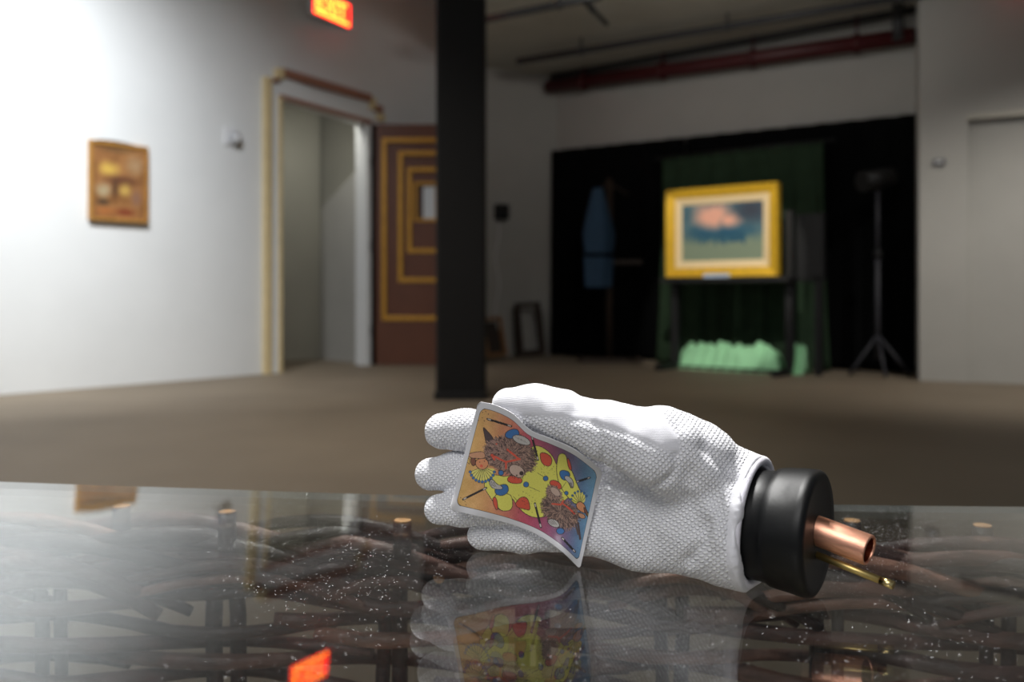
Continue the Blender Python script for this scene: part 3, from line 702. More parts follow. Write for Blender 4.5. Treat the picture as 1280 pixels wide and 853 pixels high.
chain(palm, [(900, 640, .575, .028), (800, 610, .60, .020), (715, 590, .617, .0148)], .012)
chain(palm, [(900, 662, .572, .025), (800, 645, .600, .020), (722, 634, .616, .0142)], .012)
chain(palm, [(888, 682, .57, .0205), (800, 677, .593, .0165), (728, 666, .610, .0138)], .012)
chain(palm, [(900, 640, .573, .034), (945, 655, .56, .0372), (1000, 672, .54, .0372)], .014)
thumb = new_field()
chain(thumb, [(905, 600, .572, .022), (866, 578, .562, .024), (825, 560, .560, .0235), (765, 542, .567, .0172), (705, 521, .579, .0150), (668, 509, .586, .0125), (636, 507, .592, .0112)], .010)
fing = []
for pts in ([(715, 549, .615, .0144), (625, 541, .628, .0136), (580, 537, .631, .0132), (553, 539, .632, .0125)],
            [(712, 591, .617, .0140), (610, 589, .631, .0134), (570, 590, .634, .0128), (538, 593, .636, .0112)],
            [(718, 634, .616, .0136), (615, 631, .621, .0124), (580, 634, .623, .0120), (549, 637, .625, .0105)],
            [(725, 666, .611, .0128), (655, 670, .624, .0106), (602, 669.5, .629, .0098)]):
    f_ = new_field(); chain(f_, pts, .006); fing.append(f_)
fall = fing[0]
for f_ in fing[1:]: fall = smin(fall, f_, .0015)
Fd = smin(palm, fall, .006); Fd = smin(Fd, thumb, .0065)
del palm, fing, fall, thumb
X = gx[:, None, None]; Y = gy[None, :, None]; Z = gzz[None, None, :]
along = (X - W0.x) * ax.x + (Y - W0.y) * ax.y + (Z - W0.z) * ax.z
rad_ = np.sqrt(np.maximum((X - W0.x) ** 2 + (Y - W0.y) ** 2 + (Z - W0.z) ** 2 - along ** 2, 0))
inner = np.maximum(rad_ - .0345, -(along + .014))
Fd = np.maximum(Fd, along - .001); Fd = np.maximum(Fd, -inner)
Fd = np.maximum(Fd, -(Z - (HC - HG - SX * X - SY * .59 - .0254 * (Y - .59) + BOW * (Y - .59) ** 2) - .0006) / 1.0)        # flattens where it lies on the glass
def surface_nets(Fv):
    S = Fv < 0; nx, ny, nz = Fv.shape
    cs = np.zeros((nx - 1, ny - 1, nz - 1), np.int8)
    for dx in (0, 1):
        for dy in (0, 1):
            for dz_ in (0, 1): cs += S[dx:nx - 1 + dx, dy:ny - 1 + dy, dz_:nz - 1 + dz_]
    act = (cs > 0) & (cs < 8); idx = np.argwhere(act); ids = np.full(act.shape, -1, np.int64); ids[act] = np.arange(len(idx))
    acc = np.zeros((len(idx), 3)); cnt = np.zeros(len(idx)); i, j, k = idx.T
    C = [(a, b_, c) for a in (0, 1) for b_ in (0, 1) for c in (0, 1)]
    for a in C:
        for m in range(3):
            if a[m]: continue
            b_ = list(a); b_[m] = 1
            fa = Fv[i + a[0], j + a[1], k + a[2]]; fb = Fv[i + b_[0], j + b_[1], k + b_[2]]
            ok = (fa < 0) != (fb < 0); t = np.where(ok, fa / np.where(ok, fa - fb, 1), 0)
            p = np.tile(np.array(a, float), (len(idx), 1)); p[:, m] += t
            acc += p * ok[:, None]; cnt += ok
    V = idx + acc / cnt[:, None]
    Q = []
    for m in range(3):
        sl0 = [slice(0, None)] * 3; sl1 = [slice(0, None)] * 3; sl0[m] = slice(0, -1); sl1[m] = slice(1, None)
        a, b_ = S[tuple(sl0)], S[tuple(sl1)]; e = np.argwhere(a != b_)
        u, v_ = [q for q in range(3) if q != m]
        e = e[(e[:, u] > 0) & (e[:, v_] > 0) & (e[:, u] < Fv.shape[u] - 1) & (e[:, v_] < Fv.shape[v_] - 1)]
        def g(du, dv):
            c = e.copy(); c[:, u] -= du; c[:, v_] -= dv; return ids[c[:, 0], c[:, 1], c[:, 2]]
        q = np.stack([g(0, 0), g(1, 0), g(1, 1), g(0, 1)], 1)
        flip = S[e[:, 0], e[:, 1], e[:, 2]] ^ (m == 1)
        q[flip] = q[flip][:, ::-1]; Q.append(q)
    return V, np.concatenate(Q)
V, Q = surface_nets(Fd); V = V * GR + lo; del Fd
ok = (Q >= 0).all(1); Q = Q[ok]
# light smoothing
E = np.concatenate([Q[:, [0, 1]], Q[:, [1, 2]], Q[:, [2, 3]], Q[:, [3, 0]]]); E = np.concatenate([E, E[:, ::-1]])
deg = np.bincount(E[:, 0], minlength=len(V)).clip(1)
def avg(A): return np.stack([np.bincount(E[:, 0], A[E[:, 1], c], minlength=len(V)) for c in range(A.shape[1])], 1) / deg[:, None]
for _ in range(3): V = V * .4 + avg(V) * .6
def vnorm():
    n1 = np.cross(V[Q[:, 2]] - V[Q[:, 0]], V[Q[:, 3]] - V[Q[:, 1]]); N = np.zeros_like(V)
    for c in range(4): np.add.at(N, Q[:, c], n1)
    return N / (np.linalg.norm(N, axis=1, keepdims=True) + 1e-12)
N = vnorm()
cen = V - np.array(W0)
# orientation check: normals should point outward
if (N * (V - V.mean(0))).sum() < 0: N = -N; Q = Q[:, ::-1]
px = CX + V[:, 0] / V[:, 1] * F; py = HZ - (V[:, 2] - HC) / V[:, 1] * F
front = N[:, 1] < .35
def pl_dist(pts):
    d = np.full(len(V), 1e9)
    for a, b_ in zip(pts[:-1], pts[1:]): d = np.minimum(d, seg_dist(px, py, a, b_))
    return d
disp = np.zeros(len(V))
seam1 = [(624, 512), (650, 522), (700, 524), (740, 529), (775, 540), (812, 556), (845, 571), (852, 566), (850, 548), (840, 530), (825, 514)]
seam2 = [(845, 571), (846, 584), (838, 597), (822, 607), (800, 613), (775, 611), (756, 603)]
seam3 = [(744, 530), (756, 555), (752, 580), (756, 603)]
for sm_, amp, wd in ((seam1, -.0013, 3.0), (seam2, -.0024, 3.8), (seam3, -.0018, 4.0)):
    disp += np.where(front, amp * np.exp(-(pl_dist(sm_) / wd) ** 2), 0)
disp += np.where(front, .0009 * np.exp(-(pl_dist([(758, 607), (785, 619), (812, 616)]) / 3.0) ** 2), 0)
# soft folds towards the wrist and over the palm
for pts, amp, wd in (([(858, 545), (872, 575), (905, 610), (935, 660)], .0030, 11), ([(862, 590), (858, 620), (868, 660)], -.0026, 12), ([(880, 560), (912, 590), (934, 612)], -.0022, 8),
                     ([(890, 640), (900, 680), (930, 712)], .0020, 13), ([(862, 700), (878, 680), (884, 655)], -.0036, 9), ([(780, 640), (820, 650), (850, 690)], .0014, 14),
                     ([(905, 690), (915, 660), (917, 625)], -.0015, 8), ([(750, 640), (770, 670), (800, 690)], -.0012, 12),
                     ([(718, 514), (724, 500), (728, 488)], -.0014, 9), ([(790, 528), (806, 516), (812, 500)], -.0010, 10)):
    disp += np.where(front, amp * np.exp(-(pl_dist(pts) / wd) ** 2), 0)
disp += .0007 * (vnoise((px + 4000) / 17, (py + V[:, 1] * 900 + 4000) / 17, 11) - .5) + .0003 * (vnoise((px + 4000) / 7, (py + 4000) / 7, 12) - .5)
for _ in range(2): disp = avg(disp[:, None])[:, 0]
V = V + N * disp[:, None]
hgt = V[:, 2] - gz_(V[:, 0], V[:, 1]); V[:, 2] += np.maximum(.0004 - hgt, 0)
# knit panel without dots: upper side of the thumb between the seams, and the back of the hand
sp = in_poly(px, py, seam1 + [(830, 480), (600, 470), (600, 500)])
plain = sp.astype(float); plain[(N[:, 1] > .45) & (px < 860)] = 1
plain = avg(plain[:, None])[:, 0]
plain = plain + .999 * ((-(along_v := (V - np.array(W0)) @ np.array(ax)) < .0042) & (along_v > -.02)); plain = np.clip(plain, 0, 1)

def glove_mat():
    m = bpy.data.materials.new('white_knit_with_grip_dots'); m.use_nodes = True; nt = m.node_tree; b = nt.nodes['Principled BSDF']; L = nt.links.new; Nn = nt.nodes.new
    b.inputs['Roughness'].default_value = .85; b.inputs['Sheen Weight'].default_value = .25; b.inputs['Specular IOR Level'].default_value = .3
    b.inputs['Subsurface Weight'].default_value = 0.0
    at = Nn('ShaderNodeAttribute'); at.attribute_name = 'grip'; pa_ = Nn('ShaderNodeAttribute'); pa_.attribute_name = 'plain'
    mp = Nn('ShaderNodeMapping'); mp.inputs['Rotation'].default_value = (0, 0, math.radians(38)); mp.inputs['Scale'].default_value = (1, 1.12, 1); L(at.outputs['Vector'], mp.inputs[0])
    vo = Nn('ShaderNodeTexVoronoi'); vo.voronoi_dimensions = '2D'; vo.inputs['Scale'].default_value = 1 / .0026; vo.inputs['Randomness'].default_value = .10; L(mp.outputs[0], vo.inputs[0])
    r = Nn('ShaderNodeMapRange'); r.interpolation_type = 'SMOOTHSTEP'; r.inputs['From Min'].default_value = .44; r.inputs['From Max'].default_value = .20; L(vo.outputs['Distance'], r.inputs[0])
    inv = Nn('ShaderNodeMath'); inv.operation = 'SUBTRACT'; inv.inputs[0].default_value = 1; L(pa_.outputs['Fac'], inv.inputs[1])
    ds_ = Nn('ShaderNodeMath'); ds_.operation = 'MULTIPLY'; L(r.outputs[0], ds_.inputs[0]); L(inv.outputs[0], ds_.inputs[1])
    wv = Nn('ShaderNodeTexWave'); wv.inputs['Scale'].default_value = 330; wv.inputs['Distortion'].default_value = .6; wv.bands_direction = 'Y'; L(at.outputs['Vector'], wv.inputs[0])
    wm = Nn('ShaderNodeMath'); wm.operation = 'MULTIPLY'; wm.inputs[1].default_value = .07; L(wv.outputs[0], wm.inputs[0])
    hs = Nn('ShaderNodeMath'); hs.operation = 'ADD'; L(ds_.outputs[0], hs.inputs[0]); L(wm.outputs[0], hs.inputs[1])
    bp = Nn('ShaderNodeBump'); bp.inputs['Strength'].default_value = 1.0; bp.inputs['Distance'].default_value = .0009; L(hs.outputs[0], bp.inputs['Height']); L(bp.outputs[0], b.inputs['Normal'])
    cm = Nn('ShaderNodeMix'); cm.data_type = 'RGBA'; L(ds_.outputs[0], cm.inputs['Factor'])
    cm.inputs[6].default_value = (*lin((214, 214, 220)), 1); cm.inputs[7].default_value = (*lin((246, 247, 250)), 1); L(cm.outputs[2], b.inputs['Base Color'])
    return m
M_glove = glove_mat(); M_hem = mat('white_hem_binding', (226, 224, 234), .85, sheen=.3, bump=.3, bscale=1500)
glove = empty('white_glove', 'white cotton glove with grip dots on a dummy hand lying on the glass', 'glove', (W0.x - .1, W0.y + .04, gz_(W0.x - .1, W0.y + .04)))
me = bpy.data.meshes.new('glove_body'); me.from_pydata(V.tolist(), [], Q.tolist()); me.update()
me.polygons.foreach_set('use_smooth', [True] * len(Q)); me.materials.append(M_glove)
a = me.attributes.new('plain', 'FLOAT', 'POINT'); a.data.foreach_set('value', plain.astype(np.float32))
a = me.attributes.new('grip', 'FLOAT_VECTOR', 'POINT'); a.data.foreach_set('vector', np.stack([V[:, 0], V[:, 2] * 1.0 + .25 * V[:, 1], V[:, 1]], 1).astype(np.float32).ravel())
gb = bpy.data.objects.new('glove_body', me); COL.objects.link(gb); gb.parent = glove; gb.matrix_parent_inverse = glove.matrix_basis.inverted()
gb['label'] = 'knitted glove body with five fingers'
# frame around the wrist axis
e1 = ax.cross(Vector((0, 0, 1))).normalized(); e2 = e1.cross(ax).normalized() if e1.cross(ax).z > 0 else -e1.cross(ax).normalized()
def ring_pt(t, r, a, ex=1.0): return W0 + ax * t + (e1 * math.cos(a) * ex + e2 * math.sin(a)) * r
hem = []
for i in range(97):
    a_ = 2 * math.pi * i / 96
    lift = .0030 * math.exp(-((a_ - 2.2) / .5) ** 2)
    hem.append(ring_pt(-.0004 + .0006 * math.sin(2 * a_), .0366 + lift, a_))
for hh in hem:
    g_ = height(hh)
    if g_ < .0036: hh.z += .0036 - g_
MB().tube(hem, .0030, 10, False).build('hem', M_hem, glove, label='smooth white bound cuff edge')
hem2 = [ring_pt(-.0065, .0378, 2 * math.pi * i / 96) for i in range(97)]
b = MB()
for i in range(0, 96, 1):
    p0, p1 = hem2[i], hem2[i].lerp(hem2[i + 1], .6)
    if height(p0) > .001: b.tube([p0, p1], .00035, 5)
o = b.build('hem_stitching', M_hem, glove); o['kind'] = 'stuff'

# black stopper in the cuff with copper tube and brass rod
M_rubber = mat('black_foam_rubber', (7, 8, 9), .46, noise=.25, nscale=60, bump=.015, bscale=300, spec=.3)
cap = empty('wrist_stopper', 'black rubber wrist plug in the glove cuff with copper pipe and brass rod', 'stopper', W0 + ax * .03 - Vector((0, 0, .037)))
prof = [(-.03, .0300), (-.005, .0325), (.006, .0330), (.0115, .0333), (.0125, .0352), (.016, .0362), (.024, .0370), (.031, .0374), (.0345, .0374), (.0368, .0364), (.0378, .0345)]
nn = 96; V2, F2 = [], []
for t, r in prof:
    for i in range(nn):
        a_ = 2 * math.pi * i / nn
        rr = r
        if t > .012:
            w1 = math.exp(-((t - .020) / .008) ** 2)
            for a0__, am, wd in ((2.25, .0030, .33), (2.75, -.0020, .3), (4.05, .0034, .28), (3.4, -.0012, .5), (.9, .003, .4), (5.4, .003, .4)):
                dd = (a_ - a0__ + math.pi) % (2 * math.pi) - math.pi; rr -= am * w1 * math.exp(-(dd / wd) ** 2)
        p = ring_pt(t, rr, a_)
        g_ = height(p); p.z += max(0, .0004 - g_)
        V2.append(p)
for j in range(len(prof) - 1):
    for i in range(nn): F2.append((j * nn + i, j * nn + (i + 1) % nn, (j + 1) * nn + (i + 1) % nn, (j + 1) * nn + i))
b = MB(); b.add(V2, F2, True); k0 = (len(prof) - 1) * nn
rin = [ring_pt(.0372, .030, 2 * math.pi * i / nn) for i in range(nn)] + [ring_pt(.0368, .011, 2 * math.pi * i / nn) for i in range(nn)]
b.v += [tuple(v) for v in rin]
for q in (0, 1):
    for i in range(nn): b.f.append((k0 + q * nn + i, k0 + q * nn + (i + 1) % nn, k0 + (q + 1) * nn + (i + 1) % nn, k0 + (q + 1) * nn + i)); b.sm.append(True)
b.f.append(tuple(range(k0 + 2 * nn, k0 + 3 * nn))); b.sm.append(False)
b.build('plug', M_rubber, cap)
M_copper = mat('brushed_copper', (240, 178, 150), .42, metal=1, noise=.16, nscale=60, stretch=(1, 1, 9), bump=.06, bscale=300)
M_copin = mat('copper_bore', (130, 58, 38), .5, metal=1)
M_brass = mat('brass', (206, 182, 116), .4, metal=1, noise=.08, nscale=60)
A0 = P(1020, 663, .541); B0 = P(1087, 688.5, .5195); td = (B0 - A0).normalized()
q_ = td.to_track_quat('Z', 'Y'); Lc = (B0 - A0).length
Mc = Matrix.Translation(A0) @ q_.to_matrix().to_4x4()
MB().lathe([(.0088, -.012), (.0088, Lc - .0006), (.0084, Lc), (.0076, Lc), (.0073, Lc - .0005), (.0073, -.01)], Mc, 48).build('copper_pipe', M_copper, cap, label='short bright copper pipe')
MB().lathe([(.0072, Lc - .001), (.0072, -.008), (.0, -.008)], Mc, 48).build('pipe_bore', M_copin, cap, label='dark inside of the copper pipe')
A1 = P(1026, 696, .538); B1 = P(1117, 732.5, .509); tdir = (B1 - A1).normalized()
MB().tube([A1 - tdir * .006, B1 - tdir * .007], .0021, 14).build('brass_rod', M_brass, cap)
MB().tube([B1 - tdir * .0075, B1], .0024, 14).build('rod_tip', mat('bright_brass', (236, 214, 150), .25, metal=1), cap, label='brighter brass ferrule on the rod tip')

# ------------------------------------------------------------------ the playing card leaning on the fingers
def spline(xs, ys, u):
    xs, ys = np.array(xs, float), np.array(ys, float); m = np.gradient(ys, xs); i = np.clip(np.searchsorted(xs, u) - 1, 0, len(xs) - 2)
    h = xs[i + 1] - xs[i]; t = (u - xs[i]) / h
    return (2 * t**3 - 3 * t**2 + 1) * ys[i] + (t**3 - 2 * t**2 + t) * h * m[i] + (-2 * t**3 + 3 * t**2) * ys[i + 1] + (t**3 - t**2) * h * m[i + 1]
TU = [0, .13, .26, .40, .58, .78, 1.0]
TX = [598, 619, 641, 661, 690, 719, 753.5]; TY = [502, 506.5, 517.5, 536.5, 549, 562.5, 589]
BX = [562, 586, 612, 636, 670, 700, 725]; BY = [637.5, 643, 649, 655, 668, 688, 712]
DT = [.606, .592, .577, .571, .571, .578, .590]; DB = [.604, .607, .608, .606, .601, .594, .590]
nu, nv = 420, 250
U, Vv = np.meshgrid(np.linspace(0, 1, nu), np.linspace(0, 1, nv)); U, Vv = U.ravel(), Vv.ravel()
# rounded corners: pull outlying grid points onto the corner arcs (card 120 x 70 mm, radius 4.5 mm)
LX, LY, RC = 120.0, 70.0, 4.5
cx_, cy_ = U * LX, Vv * LY
kx = np.clip(cx_, RC, LX - RC); ky = np.clip(cy_, RC, LY - RC); dx_, dy_ = cx_ - kx, cy_ - ky; dd = np.hypot(dx_, dy_)
s_ = np.where((dd > RC) & (np.abs(dx_) > 0) & (np.abs(dy_) > 0), RC / np.maximum(dd, 1e-9), 1.0)
cx_, cy_ = kx + dx_ * s_, ky + dy_ * s_; U, Vv = cx_ / LX, cy_ / LY
dpt = spline(TU, DT, U)
qx = spline(TU, TX, U) * (1 - Vv) + spline(TU, BX, U) * Vv; qy = spline(TU, TY, U) * (1 - Vv) + spline(TU, BY, U) * Vv
dpt = dpt * (1 - Vv) + spline(TU, DB, U) * Vv
# the sheet rests in front of the glove: never deeper than the knit behind it
gpx = CX + V[:, 0] / V[:, 1] * F; gpy = HZ - (V[:, 2] - HC) / V[:, 1] * F
gi, gj = ((gpx - 500) / 4).astype(int).clip(0, 79), ((gpy - 470) / 4).astype(int).clip(0, 79)
dm = np.full((80, 80), .66); np.minimum.at(dm, (gi, gj), V[:, 1])
for _ in range(1):
    pd = np.pad(dm, 1, mode='edge'); dm = np.min([pd[a:a + 80, b_:b_ + 80] for a in range(3) for b_ in range(3)], 0)
for _ in range(3):
    pd = np.pad(dm, 1, mode='edge'); dm = np.mean([pd[a:a + 80, b_:b_ + 80] for a in range(3) for b_ in range(3)], 0)
fi_, fj_ = ((qx - 500) / 4 - .5).clip(0, 78), ((qy - 470) / 4 - .5).clip(0, 78); i0_, j0_ = fi_.astype(int), fj_.astype(int); fi_, fj_ = fi_ - i0_, fj_ - j0_
lim = (dm[i0_, j0_] * (1 - fi_) + dm[i0_ + 1, j0_] * fi_) * (1 - fj_) + (dm[i0_, j0_ + 1] * (1 - fi_) + dm[i0_ + 1, j0_ + 1] * fi_) * fj_ - .0015
ex_ = np.maximum(dpt - lim, 0).reshape(nv, nu)
print('card pushed forward by at most', float(ex_.max()))
mxr = ex_.copy()
for ax_, rad__ in ((0, 12), (1, 12)):
    mxr = np.max([np.roll(mxr, k, ax_) for k in range(-rad__, rad__ + 1, 3)], 0)
for ax_ in (0, 1, 0, 1): 
    pd = np.pad(mxr, [(24, 24) if a == ax_ else (0, 0) for a in (0, 1)], mode='edge'); cs_ = np.cumsum(pd, ax_)
    n_ = mxr.shape[ax_]; mxr = (np.take(cs_, range(48, 48 + n_), ax_) - np.take(cs_, range(0, n_), ax_)) / 48
dpt = dpt - mxr.ravel() * (1 - np.exp(-((qx - 725) ** 2 + (qy - 712) ** 2) / 26.0 ** 2))
CV = np.stack([(qx - CX) / F * dpt, dpt, HC - (qy - HZ) / F * dpt], 1)
hh = CV[:, 2] - gz_(CV[:, 0], CV[:, 1]); CV[:, 2] += max(0, .0004 - hh.min())
# printed art, drawn in the card's own flat sheet coordinates (traced points are carried onto the sheet)
k3 = 816 / 220.0
ix = (qx - 550) * k3; iy = (qy - 490) * k3                    # sheet position in drawing units
rs = np.random.RandomState(3)
def mixc(stops, t):
    t = np.clip(t, 0, 1); xs = [s[0] for s in stops]; return np.stack([np.interp(t, xs, [s[1][c] for s in stops]) for c in range(3)], 1)
bgc = mixc([(0, (212, 168, 92)), (.16, (214, 158, 96)), (.32, (210, 122, 98)), (.46, (184, 66, 92)), (.60, (150, 66, 100)), (.76, (110, 84, 122)), (.9, (86, 122, 160)), (1, (104, 160, 196))], U + .22 * (Vv - .5) * -.4 + .0)
C = bgc + rs.normal(0, 5, (len(U), 1)); C += 14 * (vnoise(ix / 22 + 50, iy / 22 + 50, 21) - .5)[:, None]
def blend(mask, col): C[mask] = np.array(col, float)
def soft(mask, col, k): C[mask] = C[mask] * (1 - k) + np.array(col, float) * k
OUT = (38, 26, 30)
def smoothpoly(pts, it=2):
    for _ in range(it):
        q = []
        for i in range(len(pts)):
            a, b_ = pts[i], pts[(i + 1) % len(pts)]; q += [(a[0] * .75 + b_[0] * .25, a[1] * .75 + b_[1] * .25), (a[0] * .25 + b_[0] * .75, a[1] * .25 + b_[1] * .75)]
        pts = q
    return pts
def shape(pts, col, line=1.5, it=2):
    pts = smoothpoly(pts, it) if it else pts; blend(in_poly(ix, iy, pts), col)
    if line:
        d = np.full(len(ix), 1e9)
        for i in range(len(pts)): d = np.minimum(d, seg_dist(ix, iy, pts[i], pts[(i + 1) % len(pts)]))
        blend(d < line, OUT)
def disc(x, y, r, col, line=1.5):
    d = np.hypot(ix - x, iy - y); blend(d < r, col)
    if line: blend(np.abs(d - r) < line * .8, OUT)
def line(a, b_, w_, col): blend(seg_dist(ix, iy, a, b_) < w_, col)
def wand(a, b_):
    line(a, b_, 5.0, (24, 22, 26)); va = np.array(a, float); vb = np.array(b_, float)
    for q, e in ((va, vb), (vb, va)): line(tuple(q + (e - q) * .03), tuple(q + (e - q) * .12), 2.6, (206, 196, 190))
def fur(poly, base, n_, ln, seed, ang=None):
    r = random.Random(seed); pts = smoothpoly(poly, 2); blend(in_poly(ix, iy, pts), base)
    xs = [p[0] for p in poly]; ys = [p[1] for p in poly]; k = 0
    cx0, cy0 = sum(xs) / len(xs), sum(ys) / len(ys)
    P_ = np.array(pts)
    while k < n_:
        x, y = r.uniform(min(xs), max(xs)), r.uniform(min(ys), max(ys))
        if not in_poly(np.array([x]), np.array([y]), pts)[0]: continue
        a = math.atan2(y - cy0, x - cx0) + r.uniform(-.7, .7) if ang is None else ang + r.uniform(-.5, .5)
        l = ln * r.uniform(.6, 1.2); e = (x + math.cos(a) * l, y + math.sin(a) * l)
        box = (np.abs(ix - x) < l + 3) & (np.abs(iy - y) < l + 3); sub = np.where(box)[0]
        d = seg_dist(ix[sub], iy[sub], (x, y), e); col = r.choice([(62, 46, 46), (78, 58, 54), (150, 118, 104), (48, 36, 38), (172, 138, 120)])
        C[sub[d < 1.1]] = col; k += 1
YEL = (226, 222, 92); BLU = (44, 104, 172); RED = (216, 74, 52); SKIN = (214, 138, 92); GRY = (186, 182, 178)
# harlequin suit
shape([(236, 380), (330, 400), (420, 300), (424, 248), (470, 252), (520, 290), (545, 350), (620, 470), (560, 520), (480, 590), (400, 575), (350, 520), (335, 490), (330, 545), (275, 555), (240, 500), (200, 440), (215, 400)], YEL)
shape([(545, 300), (560, 284), (585, 290), (592, 340), (610, 360), (640, 440), (672, 500), (660, 530), (620, 520), (560, 450), (538, 380)], YEL)
shape([(335, 480), (338, 545), (300, 556), (272, 545), (250, 500), (262, 470), (300, 470)], YEL)
shape([(244, 488), (262, 490), (270, 540), (262, 552), (246, 520)], RED)
shape([(590, 300), (606, 330), (612, 366), (600, 362), (590, 330)], RED)
shape([(352, 512), (372, 490), (396, 486), (412, 505), (420, 552), (392, 544), (360, 538), (350, 524)], RED)
shape([(462, 286), (478, 280), (510, 294), (522, 318), (512, 346), (486, 344), (468, 324)], RED)
shape([(312, 400), (330, 386), (362, 392), (384, 408), (376, 426), (336, 426), (314, 416)], RED)
shape([(508, 416), (524, 408), (552, 418), (566, 440), (556, 456), (524, 444), (510, 430)], RED)
for i in range(26):
    a = rs.uniform(0, 1, 2); disc(430 + a[0] * 110, 330 + a[1] * 60, 1.5, OUT, 0); disc(360 + a[1] * 90, 560 - a[0] * 110, 1.5, OUT, 0)
# ruffs
shape([(150, 360), (250, 352), (262, 372), (232, 420), (180, 424), (150, 400), (144, 376)], (224, 216, 110), 0)
for i in range(11):
    t = i / 10; a = math.radians(15 + 150 * t); e = (196 + 58 * math.cos(a), 356 + 62 * math.sin(a)); line((196, 348), e, 1.2, (70, 74, 40)); disc(e[0], e[1], 6.5, BLU, 1.0)
shape([(620, 470), (640, 452), (670, 470), (676, 510), (652, 520), (626, 500)], (224, 216, 110), 0)
for i in range(8):
    t = i / 7; a = math.radians(175 + 150 * t); e = (646 + 40 * math.cos(a), 512 + 50 * math.sin(a)); line((648, 520), e, 1.2, (70, 74, 40)); disc(e[0], e[1], 5, BLU, 1.0)
# animal heads
shape([(198, 160), (214, 176), (252, 218), (244, 252), (214, 240), (206, 200)], (70, 56, 60))
fur([(214, 236), (262, 214), (330, 200), (380, 210), (416, 240), (428, 300), (420, 352), (386, 392), (340, 392), (300, 372), (252, 350), (216, 330), (204, 280)], (140, 108, 98), 900, 15, 5)
fur([(404, 250), (436, 270), (436, 350), (400, 374), (380, 340)], (112, 86, 80), 240, 20, 6, .35)
shape([(318, 350), (340, 334), (378, 346), (396, 376), (380, 400), (350, 396), (324, 376)], (196, 168, 152)); disc(378, 378, 9, (52, 38, 40)); disc(356, 388, 4, (60, 44, 44), 0)
fur([(506, 470), (540, 500), (600, 520), (640, 550), (640, 600), (600, 640), (540, 620), (492, 580), (474, 520)], (120, 94, 86), 700, 17, 8)
fur([(476, 494), (512, 500), (520, 560), (486, 580)], (120, 94, 86), 160, 17, 9, 3.1)
fur([(494, 440), (520, 430), (556, 452), (570, 490), (548, 508), (510, 498), (490, 470)], (160, 128, 114), 160, 8, 10)
shape([(510, 440), (544, 446), (562, 480), (540, 488), (514, 466)], (194, 166, 150), 1)
line((640, 610), (650, 682), 5, (70, 56, 58)); line((628, 610), (640, 660), 4, (84, 66, 62))
# halters
for seg_ in (((240, 294), (306, 326)), ((312, 268), (366, 312)), ((306, 326), (370, 312)), ((306, 326), (306, 356)), ((240, 294), (252, 314))): line(seg_[0], seg_[1], 4.2, RED)
disc(241, 294, 7, RED, 1)
for seg_ in (((520, 520), (560, 524)), ((560, 524), (572, 504)), ((566, 516), (600, 542)), ((600, 542), (624, 566))): line(seg_[0], seg_[1], 3.6, RED)
disc(262, 242, 4, RED, 0); disc(620, 564, 4.5, RED, 1)
disc(272, 290, 5, (40, 28, 30), 0)
# faces and hats
shape([(162, 318), (200, 306), (226, 320), (222, 350), (196, 364), (168, 350)], SKIN); disc(192, 344, 7, (220, 84, 62), 0); disc(184, 326, 2.2, OUT, 0); disc(206, 322, 2.2, OUT, 0)
shape([(140, 306), (166, 308), (164, 344), (146, 342)], (120, 70, 52)); shape([(130, 286), (200, 274), (212, 296), (204, 312), (150, 308), (132, 300)], (196, 140, 104)); shape([(118, 320), (132, 302), (142, 340)], (216, 178, 90), 1.2, 1)
shape([(630, 520), (652, 506), (676, 530), (676, 566), (652, 556), (634, 540)], SKIN); shape([(664, 530), (684, 552), (690, 584), (672, 566)], (120, 70, 52)); shape([(636, 560), (668, 566), (676, 588), (648, 588)], (196, 140, 104)); shape([(684, 556), (694, 576), (684, 588)], (214, 200, 80), 1.2, 1)
# cuffs and hands
shape([(298, 200), (316, 178), (356, 170), (372, 196), (350, 216), (312, 218)], BLU); shape([(334, 208), (352, 198), (392, 206), (422, 232), (414, 250), (374, 244), (344, 230)], GRY)
shape([(252, 460), (262, 440), (300, 426), (318, 440), (316, 468), (288, 484), (262, 478)], BLU); shape([(226, 412), (244, 404), (262, 428), (292, 440), (288, 454), (250, 452), (232, 436)], GRY)
shape([(552, 370), (572, 362), (600, 372), (604, 392), (582, 414), (560, 402)], BLU); shape([(576, 392), (592, 388), (618, 410), (620, 446), (606, 446), (596, 420), (580, 408)], GRY)
shape([(536, 640), (560, 628), (580, 644), (570, 660), (546, 662)], BLU); shape([(496, 600), (510, 588), (540, 594), (558, 620), (544, 632), (512, 622)], GRY)
for i in range(4):
    line((232 + i * 6, 414 + i * 2), (240 + i * 7, 436 + i * 2), .9, OUT); line((500 + i * 8, 598 - i), (520 + i * 7, 616), .9, OUT); line((606 + i * 3, 446), (600 + i * 3, 422), .9, OUT); line((346 + i * 14, 206 + i * 6), (366 + i * 13, 222 + i * 6), .9, (120, 116, 114))
for x_, y_, r_ in ((283, 376, 12), (399, 430, 12.5), (490, 402, 11.5), (586, 470, 9)): disc(x_, y_, r_, BLU)
line((412, 440), (462, 462), 1, OUT); line((452, 376), (480, 394), 1, OUT); line((340, 486), (362, 510), 1, OUT); line((584, 420), (562, 452), 1, OUT)
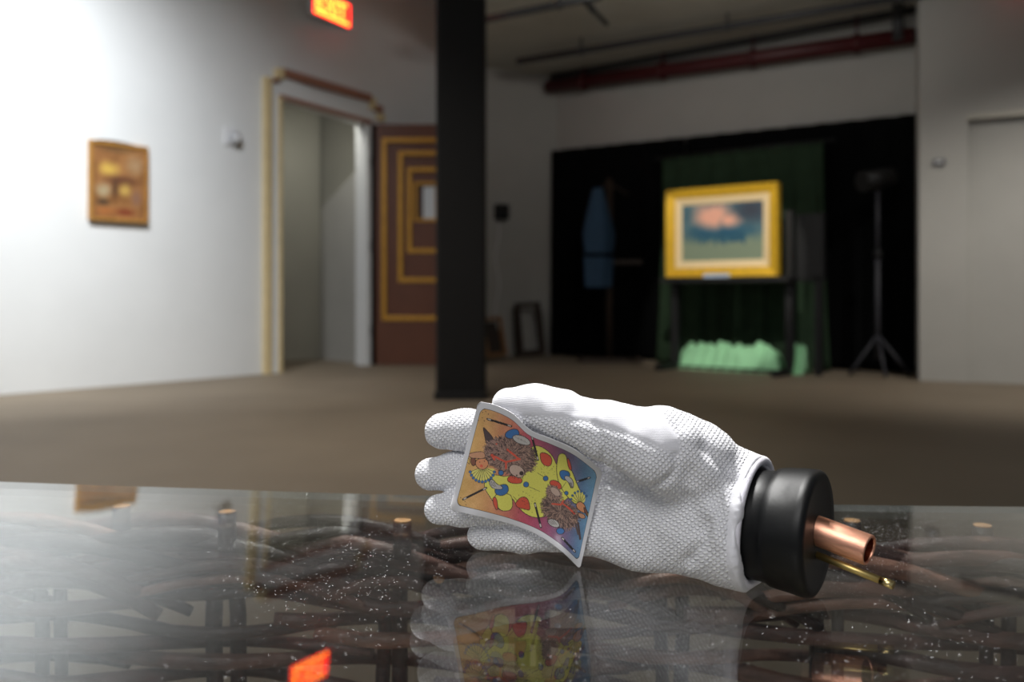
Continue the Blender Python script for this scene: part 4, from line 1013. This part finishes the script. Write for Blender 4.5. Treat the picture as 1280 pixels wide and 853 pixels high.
for a_, b_ in (((220, 126), (330, 160)), ((108, 499), (214, 446)), ((426, 206), (454, 316)), ((440, 518), (468, 628)), ((634, 418), (694, 398)), ((566, 678), (626, 742))): wand(a_, b_)
for x_, y_ in ((184, 104), (198, 96), (212, 92), (178, 132), (196, 120), (206, 136), (224, 104), (76, 506), (84, 532), (96, 492), (116, 508), (120, 524), (92, 540), (70, 520), (176, 116)): disc(x_, y_, 2.3, (80, 50, 36), 0)
C += rs.normal(0, 5, (len(U), 1)); C[:] = C * .88 + np.array((176, 170, 168)) * .12
# outline and white border, in millimetres on the sheet
ex, ey = U * LX, Vv * LY; q1x = np.clip(ex, 8, LX - 8); q1y = np.clip(ey, 8, LY - 8)
inset = 4.1; rcn = 4.0
ox = np.maximum(np.abs(ex - LX / 2) - (LX / 2 - inset - rcn), 0); oy = np.maximum(np.abs(ey - LY / 2) - (LY / 2 - inset - rcn), 0)
sd = np.hypot(ox, oy) - rcn; sd = np.where((ox == 0) | (oy == 0), np.maximum(np.abs(ex - LX / 2) - (LX / 2 - inset), np.abs(ey - LY / 2) - (LY / 2 - inset)), sd)
C[sd > -.1] = (34, 24, 24); C[sd > .35] = (208, 208, 212)
Fq = [(j * nu + i, (j + 1) * nu + i, (j + 1) * nu + i + 1, j * nu + i + 1) for j in range(nv - 1) for i in range(nu - 1)]
me = bpy.data.meshes.new('picture_card'); me.from_pydata(CV.tolist(), [], Fq); me.update(); me.polygons.foreach_set('use_smooth', [True] * len(Fq))
set_colors(me, np.clip(C, 0, 255)); M_card = mat('card_print', (255, 255, 255), .42, attr='print', coat=.1); M_cardback = mat('card_back', (205, 205, 208), .5)
me.materials.append(M_card); me.materials.append(M_cardback)
card = bpy.data.objects.new('picture_card', me); COL.objects.link(card)
tag(card, 'bent picture card with harlequins and shaggy animal heads propped against the gloved fingers', 'card')
s = card.modifiers.new('thickness', 'SOLIDIFY'); s.thickness = .0004; s.offset = -1; s.material_offset = 1; s.material_offset_rim = 1
print('rods', rodn, 'glove verts', len(V))
